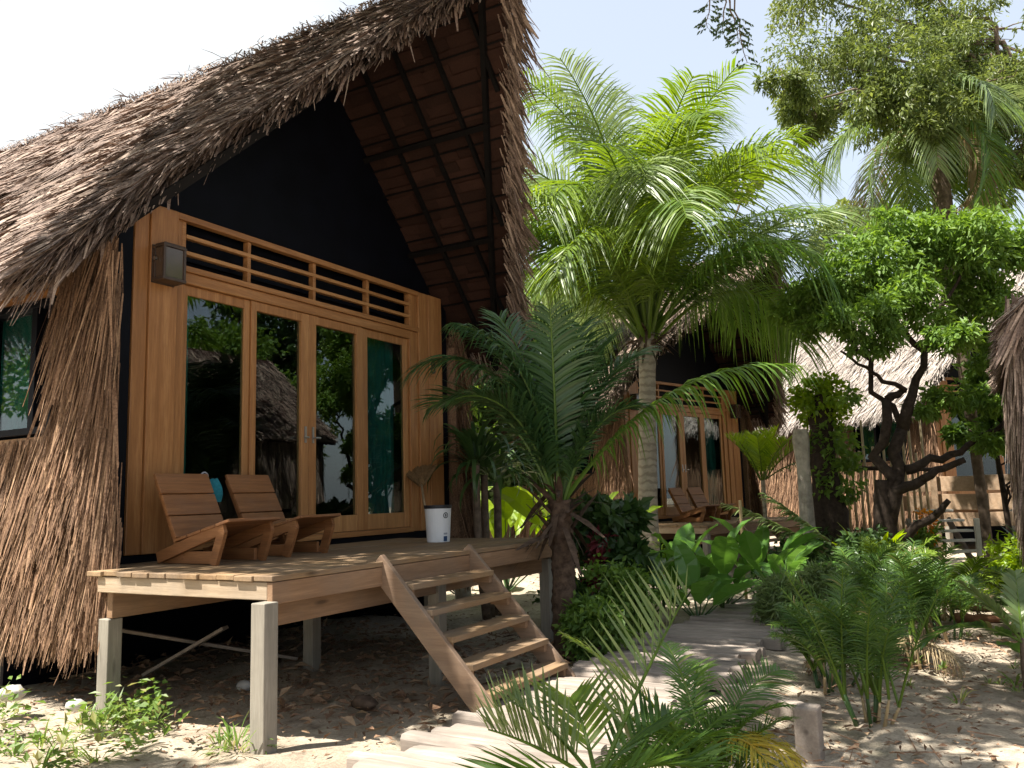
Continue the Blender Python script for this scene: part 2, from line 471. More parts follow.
def roof_meshes():
    core = MB(); st = MB(); un = MB()
    TH = 0.13
    for side in (-1, 1):
        E = EL if side < 0 else ER
        run = abs(E - RX)
        n_out = np.array([side * SN, 0, CS])
        down = np.array([side * CS, 0, -SN])
        Ls = run / CS
        # solid core
        ns = 14
        top = []; bot = []
        for i in range(ns + 1):
            x = RX + side * run * i / ns
            z = RZ - SL * abs(x - RX)
            yf = yfront(x) + 0.10
            top += [(x, yf, z - 0.05), (x, YB, z - 0.05)]
            bot += [(x, yf + 0.05, z - TH), (x, YB, z - TH)]
        V = np.array(top + bot); m = len(top); q = []
        for i in range(ns):
            a = 2 * i
            q.append((a, a + 1, a + 3, a + 2)); q.append((m + a, m + a + 2, m + a + 3, m + a + 1))
            q.append((a, a + 2, m + a + 2, m + a)); q.append((a + 1, m + a + 1, m + a + 3, a + 3))
        a = 2 * ns
        q.append((a, a + 1, m + a + 1, m + a))
        core.add(V, q)
        # underside: overlapping courses of leaf tiles
        ncu = 34
        for i in range(ncu):
            s0 = 0.12 + (Ls - 0.1) * i / ncu; s1 = s0 + (Ls / ncu) * 1.12
            x0 = RX + side * CS * s0; x1 = RX + side * CS * s1
            z0 = RZ - SN * s0; z1 = RZ - SN * s1
            nseg = 26
            ya = yfront((x0 + x1) / 2) + 0.12
            ys = np.linspace(ya, YB - 0.05, nseg + 1)
            for k in range(nseg):
                j = rnd.uniform(-0.008, 0.008); j2 = rnd.uniform(-0.012, 0.012)
                d0 = TH + 0.030 + j; d1 = TH + 0.010 + j
                un.add([(x0, ys[k], z0 - d0 / CS * 0.8), (x0, ys[k + 1], z0 - d0 / CS * 0.8),
                        (x1, ys[k + 1], z1 - d1 / CS * 0.8 + j2), (x1, ys[k], z1 - d1 / CS * 0.8)], [(0, 1, 2, 3)])
        # courses of strands
        dens = 1.0
        nc = int(Ls / 0.085)
        for i in range(nc):
            s = Ls * (i + 0.2) / nc
            x = RX + side * CS * s
            yf = yfront(x)
            n = int((YB - yf) / 0.0135 * dens)
            y = rng.uniform(yf + 0.02, YB, n)
            y = np.where(rng.random(n) < 0.25, yf + 0.02 + (y - yf) * 0.3, y)
            # denser near the front
            ss = s + rng.normal(0, 0.05, n)
            root = np.stack([RX + side * CS * ss, y, RZ - SN * ss - 0.03], 1) + n_out * rng.uniform(-0.03, 0.025, n)[:, None]
            tuft = np.floor(y * 9 + 3 * np.sin(s * 11)); hsh = np.sin(tuft * 12.9898 + i * 78.233) * 43758.5453; hsh = hsh - np.floor(hsh)
            clump = np.sin(y * 7.3 + s * 3.1) * 0.14 + np.sin(y * 2.1 - s * 5) * 0.10 + (hsh - 0.5) * 0.45
            d = down + np.stack([np.zeros(n), rng.normal(0, 0.16, n) + clump - 0.10, np.zeros(n)], 1)
            L = rng.uniform(0.16, 0.50, n); W = np.where(rng.random(n) < 0.28, rng.uniform(0.022, 0.046, n), rng.uniform(0.006, 0.017, n))
            lift = np.clip(rng.normal(0.020, 0.030, n) + 0.02 * np.sin(y * 3.3 + s * 2) + (hsh > 0.8) * 0.05, -0.02, 0.15)
            L = L * (0.75 + 0.6 * hsh)
            strand_strips(st, root, d, np.repeat(n_out[None], n, 0), L, W, 0.01, lift)
        # eave fringe
        n = 1700
        y = rng.uniform(yfront(E), YB, n)
        ss = Ls - rng.uniform(0, 0.12, n)
        root = np.stack([RX + side * CS * ss, y, RZ - SN * ss], 1) - n_out * rng.uniform(0.0, 0.16, n)[:, None]
        d = down + rng.normal(0, 0.18, (n, 3))
        strand_strips(st, root, d, np.repeat(n_out[None], n, 0), rng.uniform(0.15, 0.48, n), rng.uniform(0.008, 0.024, n), rng.uniform(0.02, 0.16, n), 0.0)
        # verge fringe: leans outward and down the slope
        n = 2600 if side < 0 else 800
        ss = rng.uniform(0.0, Ls, n)
        x = RX + side * CS * ss
        root = np.stack([x, yfront_a(x) + rng.uniform(-0.02, 0.16, n), RZ - SN * ss], 1) - n_out * rng.uniform(0.0, 0.17, n)[:, None]
        lean = rng.uniform(-0.6, 0.05, n) if side < 0 else rng.uniform(-0.35, 0.1, n)
        d = down * rng.uniform(0.7, 1.2, n)[:, None] + np.stack([np.zeros(n), lean, rng.normal(-0.03, 0.10, n)], 1)
        strand_strips(st, root, d, np.repeat(n_out[None], n, 0), rng.uniform(0.08, 0.30, n), rng.uniform(0.008, 0.030, n), rng.uniform(0.0, 0.05, n), 0.0)
        # long loose leaves hanging from the verge
        n = 26
        ss = rng.uniform(0.3, Ls, n); x = RX + side * CS * ss
        root = np.stack([x, yfront_a(x) + rng.uniform(0.02, 0.14, n), RZ - SN * ss - 0.16], 1)
        d = np.stack([side * rng.uniform(0.0, 0.5, n), rng.normal(-0.1, 0.2, n), -np.ones(n)], 1)
        strand_strips(st, root, d, np.repeat(np.array([[0, -1.0, 0.1]]), n, 0), rng.uniform(0.12, 0.42, n), rng.uniform(0.012, 0.04, n), 0.0, 0.0, 0.5)
    # ridge cap
    n = 2600
    y = rng.uniform(-2.44, YB, n)
    sg = rng.choice([-1, 1], n)
    root = np.stack([RX + rng.normal(0, 0.05, n), y, RZ + rng.uniform(-0.02, 0.05, n)], 1)
    d = np.stack([sg * rng.uniform(0.2, 1.0, n), rng.normal(-0.25, 0.45, n), np.where(rng.random(n) < 0.03, rng.uniform(-0.2, 0.5, n), rng.uniform(-1.0, -0.1, n))], 1)
    strand_strips(st, root, d, np.stack([sg * 0.6, np.zeros(n), np.full(n, 0.8)], 1), rng.uniform(0.10, 0.30, n), rng.uniform(0.007, 0.018, n), 0.04, 0.0)
    return core, st, un


WIN = (0.52, 2.25, 2.02, 3.11)     # y0, y1, z0, z1 of the side window


def wall_thatch(side, window=True):
    """hanging leaf thatch on a side wall; side -1 at x=-0.22, +1 at x=4.54"""
    mb = MB(); st = mb
    x0 = -0.20 if side < 0 else 4.52
    mb.span((x0 - 0.02 * side * 0 - (0.05 if side < 0 else 0), -0.10, 0.95), (x0 + (0.0 if side < 0 else 0.05), 6.5, WIN[2] if window else 3.3)) if not window else None
    if window:
        a, b = (x0 - 0.05, x0) if side < 0 else (x0, x0 + 0.05)
        mb.span((a, -0.10, 0.90), (b, WIN[0], 3.35)); mb.span((a, WIN[1], 0.90), (b, 6.5, 3.35))
        mb.span((a, WIN[0], 0.90), (b, WIN[1], WIN[2] - 0.02)); mb.span((a, WIN[0], WIN[3] + 0.02), (b, WIN[1], 3.35))
    rows = [(3.45, 1.15), (3.2, 1.1), (2.9, 1.1), (2.55, 1.1), (2.2, 1.1), (1.95, 1.05), (1.72, 1.05), (1.5, 1.0), (1.3, 0.95), (1.15, 0.85), (1.0, 0.75)]
    for z, L0 in rows:
        n = 1900
        y = rng.uniform(-0.16, 6.55, n); y = np.where(rng.random(n) < 0.4, rng.uniform(-0.16, 1.6, n), y)
        zz = z + rng.normal(0, 0.05, n)
        L = L0 * rng.uniform(0.45, 1.0, n)
        if window:
            inside = (y > WIN[0] - 0.10) & (y < WIN[1] + 0.05)
            ok = ~(inside & (zz > WIN[2] - 0.03))
            y, zz, L = y[ok], zz[ok], L[ok]
        n = len(y)
        root = np.stack([np.full(n, x0) + side * rng.uniform(0.03, 0.09, n), y, zz], 1)
        fl = rng.uniform(0.03, 0.24, n) * (1.15 - 0.25 * (zz / 3))
        d = np.stack([side * fl, rng.normal(-0.03, 0.11, n) + 0.10 * np.clip(0.45 - y, 0, 1) * np.clip(zz - 1.6, 0, 1), -np.ones(n)], 1)
        strand_strips(st, root, d, np.repeat(np.array([[side * 1.0, 0, 0.15]]), n, 0), L, np.where(rng.random(n) < 0.2, rng.uniform(0.02, 0.04, n), rng.uniform(0.006, 0.018, n)), 0.0, rng.uniform(0, 0.07, n), 0.3)
    # front edge bundle
    n = 1500
    zz = np.where(rng.random(n) < 0.6, rng.uniform(0.95, 1.9, n), rng.uniform(1.0, 3.5, n))
    fw = np.clip((2.6 - zz) / 1.7, 0, 1) * 0.22
    root = np.stack([x0 + side * (rng.uniform(0.0, 0.10, n) + fw * 0.35), rng.uniform(-0.20, -0.06, n) - fw * rng.random(n), zz], 1)
    d = np.stack([side * rng.uniform(0.02, 0.2, n), rng.normal(-0.03, 0.06, n), -np.ones(n)], 1)
    strand_strips(st, root, d, np.repeat(np.array([[side * 0.5, -0.8, 0.1]]), n, 0), np.minimum(rng.uniform(0.4, 0.95, n), zz - 0.40 - 0.15 * rng.random(n)), rng.uniform(0.006, 0.020, n), 0.0, 0.03, 0.3)
    return mb


def text_mesh(txt, size, depth):
    cu = bpy.data.curves.new('glyph', 'FONT'); cu.body = txt; cu.size = size; cu.extrude = depth
    cu.align_x = 'CENTER'; cu.align_y = 'CENTER'
    o = bpy.data.objects.new('glyph', cu); COL.objects.link(o)
    dg = bpy.context.evaluated_depsgraph_get(); dg.update()
    me = bpy.data.meshes.new_from_object(o.evaluated_get(dg))
    bpy.data.objects.remove(o); bpy.data.curves.remove(cu)
    return me


# ------------------------------------------------------------------ bungalow
def make_bungalow():
    r = thing('thatched_bungalow', 'nearest thatched bungalow with varnished wood front, black gable and raised deck with stairs', 'bungalow')
    core, st, un = roof_meshes()
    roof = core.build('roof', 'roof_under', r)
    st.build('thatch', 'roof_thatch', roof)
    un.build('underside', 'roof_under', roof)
    TB = 0.13 / CS * 0.8 + 0.07
    for sd in (-1, 1):
        E = EL if sd < 0 else ER
        for yy in (-1.83, -1.30, -0.85, -0.40, 1.2, 2.8, 4.4, 6.0):
            xs = RX + sd * 0.05
            # the part of the rafter that lies behind the raked verge
            xe = E
            while yy < yfront(xe) + 0.2 and abs(xe - RX) > 0.3: xe -= sd * 0.05
            if abs(xe - RX) < 0.4: continue
            m = MB(); m.beam((xs, yy, RZ - SL * 0.05 - TB), (xe, yy, RZ - SL * abs(xe - RX) - TB), 0.04, 0.05, (sd * SN, 0, CS))
            m.build('rafter', 'dark_timber', roof)
        m = MB(); m.beam((RX + sd * 0.06, yfront(RX) + 0.42, RZ - 0.06 - TB - 0.02), (E, yfront(E) + 0.36, RZ - SL * abs(E - RX) - TB - 0.02), 0.05, 0.075, (sd * SN, 0, CS))
        m.build('barge_rafter', 'dark_timber', roof)
        for dx in (0.83, 1.66, 2.45):
            x = RX + sd * dx
            m = MB(); m.beam((x, yfront(x) + 0.35, RZ - SL * dx - TB - 0.055), (x, YB - 0.2, RZ - SL * dx - TB - 0.055), 0.06, 0.06, (sd * SN, 0, CS))
            m.build('purlin', 'dark_timber', roof)
    for sd in (-1, 1):
        for k in range(13):
            dx = 0.16 + 0.205 * k; x = RX + sd * dx; z = RZ - SL * dx - 0.13 / CS * 0.8 - 0.052
            m = MB(); m.beam((x, yfront(x) + 0.16, z), (x, YB - 0.1, z + rnd.uniform(-0.01, 0.01)), 0.016, 0.018, (sd * SN, 0, CS)); m.build('course_shade_strip', 'dark_timber', roof)  # added dark strips stand for shadow lines where the courses overlap
    m = MB(); m.beam((RX, -2.2, RZ - 0.32), (RX, 6.5, RZ - 0.32), 0.07, 0.1); m.build('ridge_pole', 'dark_timber', roof)
    # gable walls and inner shell
    for nm, y0, y1 in (('gable_wall', 0.06, 0.11), ('rear_wall', 6.30, 6.36)):
        g = MB()
        za = RZ - 0.20; zl = za - SL * (RX + 0.14)
        zb = 3.90 if nm == 'gable_wall' else 0.0
        pts = [(-0.14, zb), (4.46, zb), (4.46, zl), (RX, za), (-0.14, zl)]
        if nm == 'gable_wall': pts = [(-0.14, 3.90), (4.46, 3.90), (4.46, max(zl, 3.92)), (RX, za), (-0.14, max(zl, 3.92))]
        V = [(x, y0, z) for x, z in pts] + [(x, y1, z) for x, z in pts]
        g.add(V, [(i, (i + 1) % 5, 5 + (i + 1) % 5, 5 + i) for i in range(5)], [(0, 2, 1), (0, 3, 2), (0, 4, 3), (5, 6, 7), (5, 7, 8), (5, 8, 9)])
        g.build(nm, 'black_paint', r)
    for sx in (-1, 1):
        c = MB()
        x = -0.075 if sx < 0 else 4.395
        c.span((x - 0.065, -0.03, 0.80), (x + 0.065, 0.12, 3.885))
        c.build('corner_post', 'black_paint', r, 0.006)
        # inner lining
        xi = (-0.15, -0.12) if sx < 0 else (4.44, 4.47)
        il = MB()
        if sx < 0:
            il.span((xi[0], 0.12, 0.95), (xi[1], WIN[0], 3.5)); il.span((xi[0], WIN[1], 0.95), (xi[1], 6.3, 3.5))
            il.span((xi[0], WIN[0], 0.95), (xi[1], WIN[1], WIN[2])); il.span((xi[0], WIN[0], WIN[3]), (xi[1], WIN[1], 3.5))
        else:
            il.span((xi[0], 0.12, 0.95), (xi[1], 6.3, 3.5))
        w = il.build('side_wall', 'black_paint', r)
        wall_thatch(sx, sx < 0).build('wall_thatch', 'wall_thatch', w)
        if sx < 0:
            f = MB(); y0, y1, z0, z1 = WIN; xa, xb = -0.30, -0.155
            f.span((xa, y0, z0), (xb, y0 + 0.055, z1)); f.span((xa, y1 - 0.055, z0), (xb, y1, z1))
            f.span((xa + 0.002, y0 + 0.055, z1 - 0.055), (xb, y1 - 0.055, z1)); f.span((xa + 0.002, y0 + 0.055, z0), (xb, y1 - 0.055, z0 + 0.055))
            for ym in (0.76, 1.50): f.span((xa + 0.004, ym, z0 + 0.055), (xb, ym + 0.075, z1 - 0.055))
            fo = f.build('window', 'black_paint', r, 0.004)
            for a, b in ((y0 + 0.055, 0.76), (0.835, 1.50), (1.575, y1 - 0.055)):
                p = MB(); p.span((-0.215, a, z0 + 0.055), (-0.209, b, z1 - 0.055)); p.build('pane', 'window_glass', fo)
            cu = MB(); ys = np.linspace(y0 + 0.03, y1 - 0.03, 80); xs = -0.13 + 0.018 * np.sin(ys * 62) + 0.01 * np.sin(ys * 23)
            V = np.concatenate([np.stack([xs + 0.05, ys, np.full(80, 1.9)], 1), np.stack([xs + 0.05, ys, np.full(80, 3.2)], 1)])
            cu.add(V, [(i, i + 1, 80 + i + 1, 80 + i) for i in range(79)]); cu.smooth = True
            co = cu.build('curtain', 'curtain_teal', fo)
            lm = MB(); lm.span((-0.27, y0 - 0.06, z1 + 0.02), (-0.20, y1 + 0.06, z1 + 0.09)); lm.build('lintel', 'varnished_wood_Y', fo, 0.004)
    fl = MB(); fl.span((-0.14, 0.06, 0.80), (4.46, 6.3, 0.95)); fl.build('floor', 'dark_timber', r)
    ce = MB(); ce.span((-0.12, 0.12, 3.55), (4.44, 6.3, 3.6)); ce.build('ceiling', 'black_paint', r)
    # facade boards
    for a, b, y in ((0.0, 0.13, -0.035), (0.133, 0.40, -0.055), (0.403, 0.50, -0.02), (3.70, 3.85, -0.02), (3.853, 4.04, -0.045), (4.043, 4.32, -0.055)):
        m = MB(); m.span((a, y, 1.05), (b, 0.06, 3.90)); m.build('wall_board', 'varnished_wood_Z', r, 0.006)
    # sill below doors, header, vent
    m = MB(); m.span((0.50, -0.05, 1.045), (3.70, 0.09, 1.10)); m.build('threshold', 'varnished_wood_X', r, 0.005)
    m = MB(); m.span((-0.01, -0.02, 0.80), (4.33, 0.05, 1.043)); m.build('base_board', 'black_paint', r)
    m = MB(); m.span((-0.12, 1.30, -0.2), (4.44, 1.34, 0.80)); m.build('shade_skirting', 'black_paint', r)  # black boards added to darken the space under the deck
    m = MB(); m.span((4.40, 0.10, -0.2), (4.44, 1.30, 0.80)); m.build('shade_skirting', 'black_paint', r)
    m = MB(); m.span((0.50, -0.025, 3.305), (3.70, 0.09, 3.40)); m.build('door_head', 'varnished_wood_X', r, 0.005)
    v = MB()
    for z0, z1, y in ((3.845, 3.90, -0.05), (3.70, 3.735, -0.03), (3.555, 3.59, -0.03), (3.402, 3.452, -0.05)):
        v.span((0.50 if y > -0.04 else 0.403, y, z0), (3.70 if y > -0.04 else 3.85, 0.02, z1))
    for x in (0.48, 1.21, 2.08, 2.93, 3.71): v.span((x - 0.02, -0.024, 3.452), (x + 0.02, 0.04, 3.845))
    v.build('vent_grille', 'varnished_wood_X', r, 0.004)
    bk = MB(); bk.span((0.41, 0.16, 3.41), (3.84, 0.19, 3.9)); bk.build('vent_backing', 'black_paint', r)
    # four glazed door leaves
    leafs = [(0.502, 1.258, 0.56, 1.19), (1.262, 2.023, 1.33, 1.92), (2.027, 2.858, 2.13, 2.76), (2.862, 3.698, 2.96, 3.61)]
    for i, (a, b, ga, gb) in enumerate(leafs):
        f = MB(); y0 = -0.005 if i in (1, 2) else 0.012; y1 = 0.055
        f.span((a, y0, 1.103), (ga, y1, 3.302)); f.span((gb, y0, 1.103), (b, y1, 3.302))
        f.span((ga, y0 + 0.003, 1.103), (gb, y1 - 0.003, 1.27)); f.span((ga, y0 + 0.003, 3.215), (gb, y1 - 0.003, 3.302))
        fo = f.build('door_panel', 'varnished_wood_Z', r, 0.005)
        p = MB(); p.span((ga, 0.028, 1.27), (gb, 0.034, 3.215)); p.build('glass', 'window_glass', fo)
        if i in (1, 2):
            h = MB(); xh = (gb + b) / 2 if i == 1 else (a + ga) / 2
            h.span((xh - 0.012, y0 - 0.012, 2.0), (xh + 0.012, y0 - 0.001, 2.16)); h.tube([(xh, y0 - 0.01, 2.05), (xh, y0 - 0.05, 2.05), (xh + (0.06 if i == 2 else -0.06), y0 - 0.05, 2.05)], 0.009, 8)
            h.build('handle', 'steel', fo)
    for a, b in ((0.52, 0.74), (3.05, 3.64)):
        xs = np.linspace(a, b, 60); ys = 0.20 + 0.025 * np.sin(xs * 70) + 0.012 * np.sin(xs * 31)
        cu = MB(); V = np.concatenate([np.stack([xs, ys, np.full(60, 1.08)], 1), np.stack([xs, ys, np.full(60, 3.28)], 1)])
        cu.add(V, [(i, i + 1, 61 + i, 60 + i) for i in range(59)]); cu.smooth = True
        cu.build('curtain', 'curtain_teal', r)
    # deck
    d = MB(); n = 13; y0, y1 = -2.11, -0.03; w = (y1 - y0) / n
    for i in range(n):
        dx = rnd.uniform(-0.012, 0.012)
        yc = y0 + w * (i + 0.5); xa = -0.515 if yc < -0.42 else -0.16
        d.box(((xa + 3.46) / 2 + dx, yc, 0.972 + rnd.uniform(-0.003, 0.003)), (3.46 - xa, w - 0.007, 0.034))
    deck = d.build('deck', 'deck_wood_X', r, 0.005)
    m = MB(); m.span((-0.50, -2.10, 0.822), (3.45, -2.055, 0.952)); m.build('fascia', 'raw_plank_X', deck, 0.005)
    m = MB(); m.span((-0.495, -2.05, 0.845), (-0.455, -0.44, 0.951)); m.build('fascia', 'deck_end_sunlit_wood', deck, 0.005)
    m = MB(); m.span((3.41, -2.05, 0.80), (3.448, -0.1, 0.951)); m.build('fascia', 'raw_plank_Y', deck, 0.005)
    for y in (-1.90, -0.50):
        m = MB(); m.span((-0.44, y - 0.03, 0.665), (3.40, y + 0.03, 0.798 if y < -1 else 0.843)); m.build('beam', 'raw_plank_X', deck, 0.005)
    for x in (0.2, 0.95, 1.7, 2.45, 3.1):
        m = MB(); m.span((x, -1.98, 0.80), (x + 0.045, -0.08, 0.95)); m.build('joist', 'raw_plank_Y', deck)
    for x, y, zt in ((-0.545, -2.085, 0.842), (-0.40, -0.46, 0.66), (1.42, -0.62, 0.80), (1.48, -1.90, 0.80), (3.30, -1.95, 0.80), (3.30, -0.55, 0.80)):
        m = MB(); m.span((x - 0.055, y - 0.055, -0.25), (x + 0.055, y + 0.055, zt))
        m.build('support_post', 'post_wood', r, 0.006)
    for x in (0.1, 2.2, 4.3):
        for y in (1.6, 3.7, 5.8):
            m = MB(); m.span((x - 0.08, y - 0.08, -0.25), (x + 0.08, y + 0.08, 0.80)); m.build('support_post', 'post_wood', r, 0.006)
    # staircase
    sc = bpy.data.objects.new('staircase', None); COL.objects.link(sc); sc.parent = r
    for x in (0.555, 1.685):
        s = MB(); s.beam((x, -2.03, 0.985), (x, -2.955, 0.01), 0.045, 0.155, (0, 0, 1))
        s.build('stringer', 'stair_wood', sc, 0.005)
    for i in range(5):
        z = 0.815 - 0.168 * i; y = -2.235 - 0.158 * i
        m = MB(); m.box((1.12, y, z), (1.083, 0.19, 0.042)); m.build('tread', 'deck_wood_X', sc, 0.005)
        for x in (0.60, 1.64):
            m = MB(); m.box((x, y, z - 0.048), (0.042, 0.15, 0.052)); m.build('cleat', 'raw_plank_Y', sc)
    return r


def make_lamp():
    t = thing('wall_lamp', '', 'lamp')
    b = MB(); b.span((-0.11, -0.012, -0.16), (0.11, 0.0, 0.16)); b.build('back_plate', 'lamp_bronze', t, 0.003)
    f = MB()
    for sx in (-1, 1):
        for sy in (-0.143, -0.03): f.box((sx * 0.098, sy, 0), (0.022, 0.022, 0.26))
    f.box((0, -0.082, 0.138), (0.225, 0.15, 0.022)); f.box((0, -0.082, -0.138), (0.225, 0.15, 0.026))
    f.box((0, -0.092, 0.155), (0.20, 0.12, 0.012))
    f.build('housing', 'lamp_bronze', t, 0.003)
    p = MB(); p.box((0, -0.14, 0), (0.172, 0.006, 0.248)); p.box((-0.098, -0.086, 0), (0.006, 0.09, 0.248)); p.box((0.098, -0.086, 0), (0.006, 0.09, 0.248))
    p.build('lamp_pane', 'lamp_glass', t)
    k = MB(); k.tube([(-0.13, -0.06, 0.03), (-0.11, -0.06, 0.03)], 0.016, 10); k.build('screw_cap', 'steel', t)
    return t


def make_chair():
    """low two-piece deck chair, local origin under its centre, facing -y, on z=0"""
    t = thing('wooden_chair', '', 'chair')
    W = 0.50
    b0 = np.array((0, 0.10, 0.19)); b1 = np.array((0, 0.36, 0.68))
    u = (b1 - b0) / np.linalg.norm(b1 - b0)
    for i in range(3):
        a = b0 + (b1 - b0) * (i / 3 + 0.008); c = b0 + (b1 - b0) * ((i + 1) / 3 - 0.012)
        m = MB(); mid = (a + c) / 2; L = np.linalg.norm(c - a)
        ang = math.atan2(u[1], u[2])
        m.box(mid, (W + rnd.uniform(-0.012, 0.012), 0.024, L), rot=(-ang, 0, 0)); m.build('back_slat', 'chair_wood_X', t, 0.004)
    for sx in (-1, 1):
        m = MB(); m.beam((sx * 0.19, 0.075, 0.03), (sx * 0.19, 0.385, 0.64), 0.035, 0.05, (0, -1, 0.5)); m.build('back_post', 'chair_wood_Y', t, 0.004)
        m = MB(); m.beam((sx * 0.225, 0.31, 0.045), (sx * 0.225, -0.40, 0.268), 0.032, 0.085); m.build('side_rail', 'chair_wood_Y', t, 0.004)
        m = MB(); m.beam((sx * 0.225 , -0.375, 0.235), (sx * 0.225, -0.29, 0.0), 0.034, 0.075, (0, 1, 0)); m.build('leg', 'chair_wood_Y', t, 0.004)
        m = MB(); m.beam((sx * 0.19, 0.30, 0.05), (sx * 0.19, -0.27, 0.05), 0.03, 0.09); m.build('foot_rail', 'chair_wood_Y', t, 0.004)
    a0 = np.array((0, 0.12, 0.172)); a1 = np.array((0, -0.47, 0.318)); ang = math.atan2(a1[2] - a0[2], a1[1] - a0[1])
    for i in range(4):
        p = a0 + (a1 - a0) * ((i + 0.5) / 4)
        m = MB(); m.box(p, (W, 0.143, 0.022), rot=(math.pi + ang, 0, 0)); m.build('seat_slat', 'chair_wood_X', t, 0.004)
    return t


bung = make_bungalow()
DECK = 0.990


# ------------------------------------------------------------------ things on the near bungalow
def on(root, x, y, z=0.0):
    a = root.rotation_euler[2]
    return (root.location[0] + x * math.cos(a) - y * math.sin(a), root.location[1] + x * math.sin(a) + y * math.cos(a), root.location[2] + z)


lamp = make_lamp()
lamp['label'] = 'bronze box lamp fixed to the left front board of the nearest bungalow'
lamp['group'] = 'box lamps on the bungalow fronts'
lamp.location = (0.25, -0.056, 3.39)
num = thing('number_sign', 'small wooden plate with the number 8 on the right front board', 'number sign', (4.10, -0.056, 2.99))
m = MB(); m.box((0, -0.006, 0), (0.13, 0.012, 0.20)); m.build('plate', 'varnished_wood_Z', num, 0.003)
me = text_mesh('8', 0.22, 0.004); me.materials.append(MATS['lamp_bronze'])
o = bpy.data.objects.new('digit', me); COL.objects.link(o); o.parent = num
o.rotation_euler = (PI / 2, 0, 0); o.location = (0, -0.016, 0)

chair = make_chair()
chair['label'] = 'left-hand slatted chair on the near deck, teal cloth behind its backrest'
chair['group'] = 'wooden chairs on the decks'
chair.location = (0.265, -0.68, DECK)
chair2 = copy_tree(chair); chair2.location = (1.03, -0.60, DECK); chair2.rotation_euler[2] = 0.05
chair2['label'] = 'right-hand slatted chair on the near deck, before the second glass door'

tw = thing('teal_bag', 'teal cloth bag with a pale ring handle hanging behind the left deck chair', 'bag', (0.61, -0.22, DECK))
m = MB(); k = 12
for i in range(k):
    pass
us = np.linspace(0, 1, 14); vs = np.linspace(0, 1, 10)
V = []
for v_ in vs:
    for u_ in us:
        V.append(((u_ - 0.5) * 0.22 * (1 + 0.15 * v_), 0.02 * math.sin(u_ * 9 + v_ * 2) - 0.035 * math.sin(v_ * PI), 0.65 - 0.20 * v_ - 0.02 * math.sin(u_ * PI) * (1 - v_)))
V = np.array(V); q = [(j * 14 + i, j * 14 + i + 1, (j + 1) * 14 + i + 1, (j + 1) * 14 + i) for j in range(9) for i in range(13)]
V2 = V + np.array([0, 0.05, 0]); m.add(np.concatenate([V, V2]), q + [(a + 140, d_ + 140, c + 140, b + 140) for a, b, c, d_ in q]); m.smooth = True
m.build('bag_body', 'towel_teal', tw)
m = MB(); an = np.linspace(0, 2 * PI, 18); m.tube(np.stack([-0.05 + 0.035 * np.cos(an), np.full(18, -0.02), 0.66 + 0.035 * np.sin(an)], 1), 0.007, 6, False); m.smooth = True
m.build('ring_handle', 'grey_print', tw)
m = MB(); m.tube([(-0.1, 0.02, 0.64), (-0.16, 0.10, 0.66), (0.0, 0.2, 0.9)], 0.006, 6); 

# bucket
bx, by = 2.74, -1.05
bk = thing('paint_bucket', 'white plastic bucket with black rim and round black mark standing on the deck', 'bucket', (bx, by, DECK))
bk.scale = (0.93, 0.93, 0.97)
m = MB(); zs = [0.0, 0.004, 0.35, 0.37]; an = np.arange(32) / 32 * 2 * PI
m.tube([(0, 0, 0.0), (0, 0, 0.01), (0, 0, 0.345), (0, 0, 0.35)], [0.118, 0.122, 0.142, 0.142], 32); m.smooth = False
m.build('bucket_body', 'white_paint', bk)
m = MB(); m.tube([(0, 0, 0.338), (0, 0, 0.372)], [0.149, 0.149], 32); m.build('rim', 'black_plastic', bk, 0.003)


def on_bucket(mb, cx, cz, w, h, r_off=0.0012, nseg=8, hole=None):
    V = []; qq = []
    for j in range(2):
        for i in range(nseg + 1):
            a = cx + (i / nseg - 0.5) * w
            z = cz + (j - 0.5) * h
            r_ = 0.122 + 0.0205 * (z - 0.01) / 0.335 + r_off + 0.0006
            V.append((r_ * math.cos(a / 0.135), r_ * math.sin(a / 0.135), z))
    for i in range(nseg): qq.append((i, i + 1, nseg + 2 + i, nseg + 1 + i))
    mb.add(V, qq)


A0 = (math.atan2(CAM[1] - by, CAM[0] - bx) + 0.62) * 0.135
m = MB(); N = 28
Vr = []
for rr in (0.030, 0.021):
    for i in range(N):
        a = i / N * 2 * PI; cx = A0 + rr * math.cos(a); z = 0.268 + rr * math.sin(a)
        r_ = 0.122 + 0.0205 * (z - 0.01) / 0.335 + 0.002
        Vr.append((r_ * math.cos(cx / 0.135), r_ * math.sin(cx / 0.135), z))
m.add(Vr, [(i, (i + 1) % N, N + (i + 1) % N, N + i) for i in range(N)])
on_bucket(m, A0, 0.268, 0.016, 0.026, 0.0022)
m.build('round_mark', 'black_plastic', bk)
m = MB(); on_bucket(m, A0 + 0.002, 0.035, 0.05, 0.05); m.build('label_block', 'navy_print', bk)
m = MB(); on_bucket(m, A0 + 0.002, 0.085, 0.05, 0.018); m.build('label_line', 'grey_print', bk)

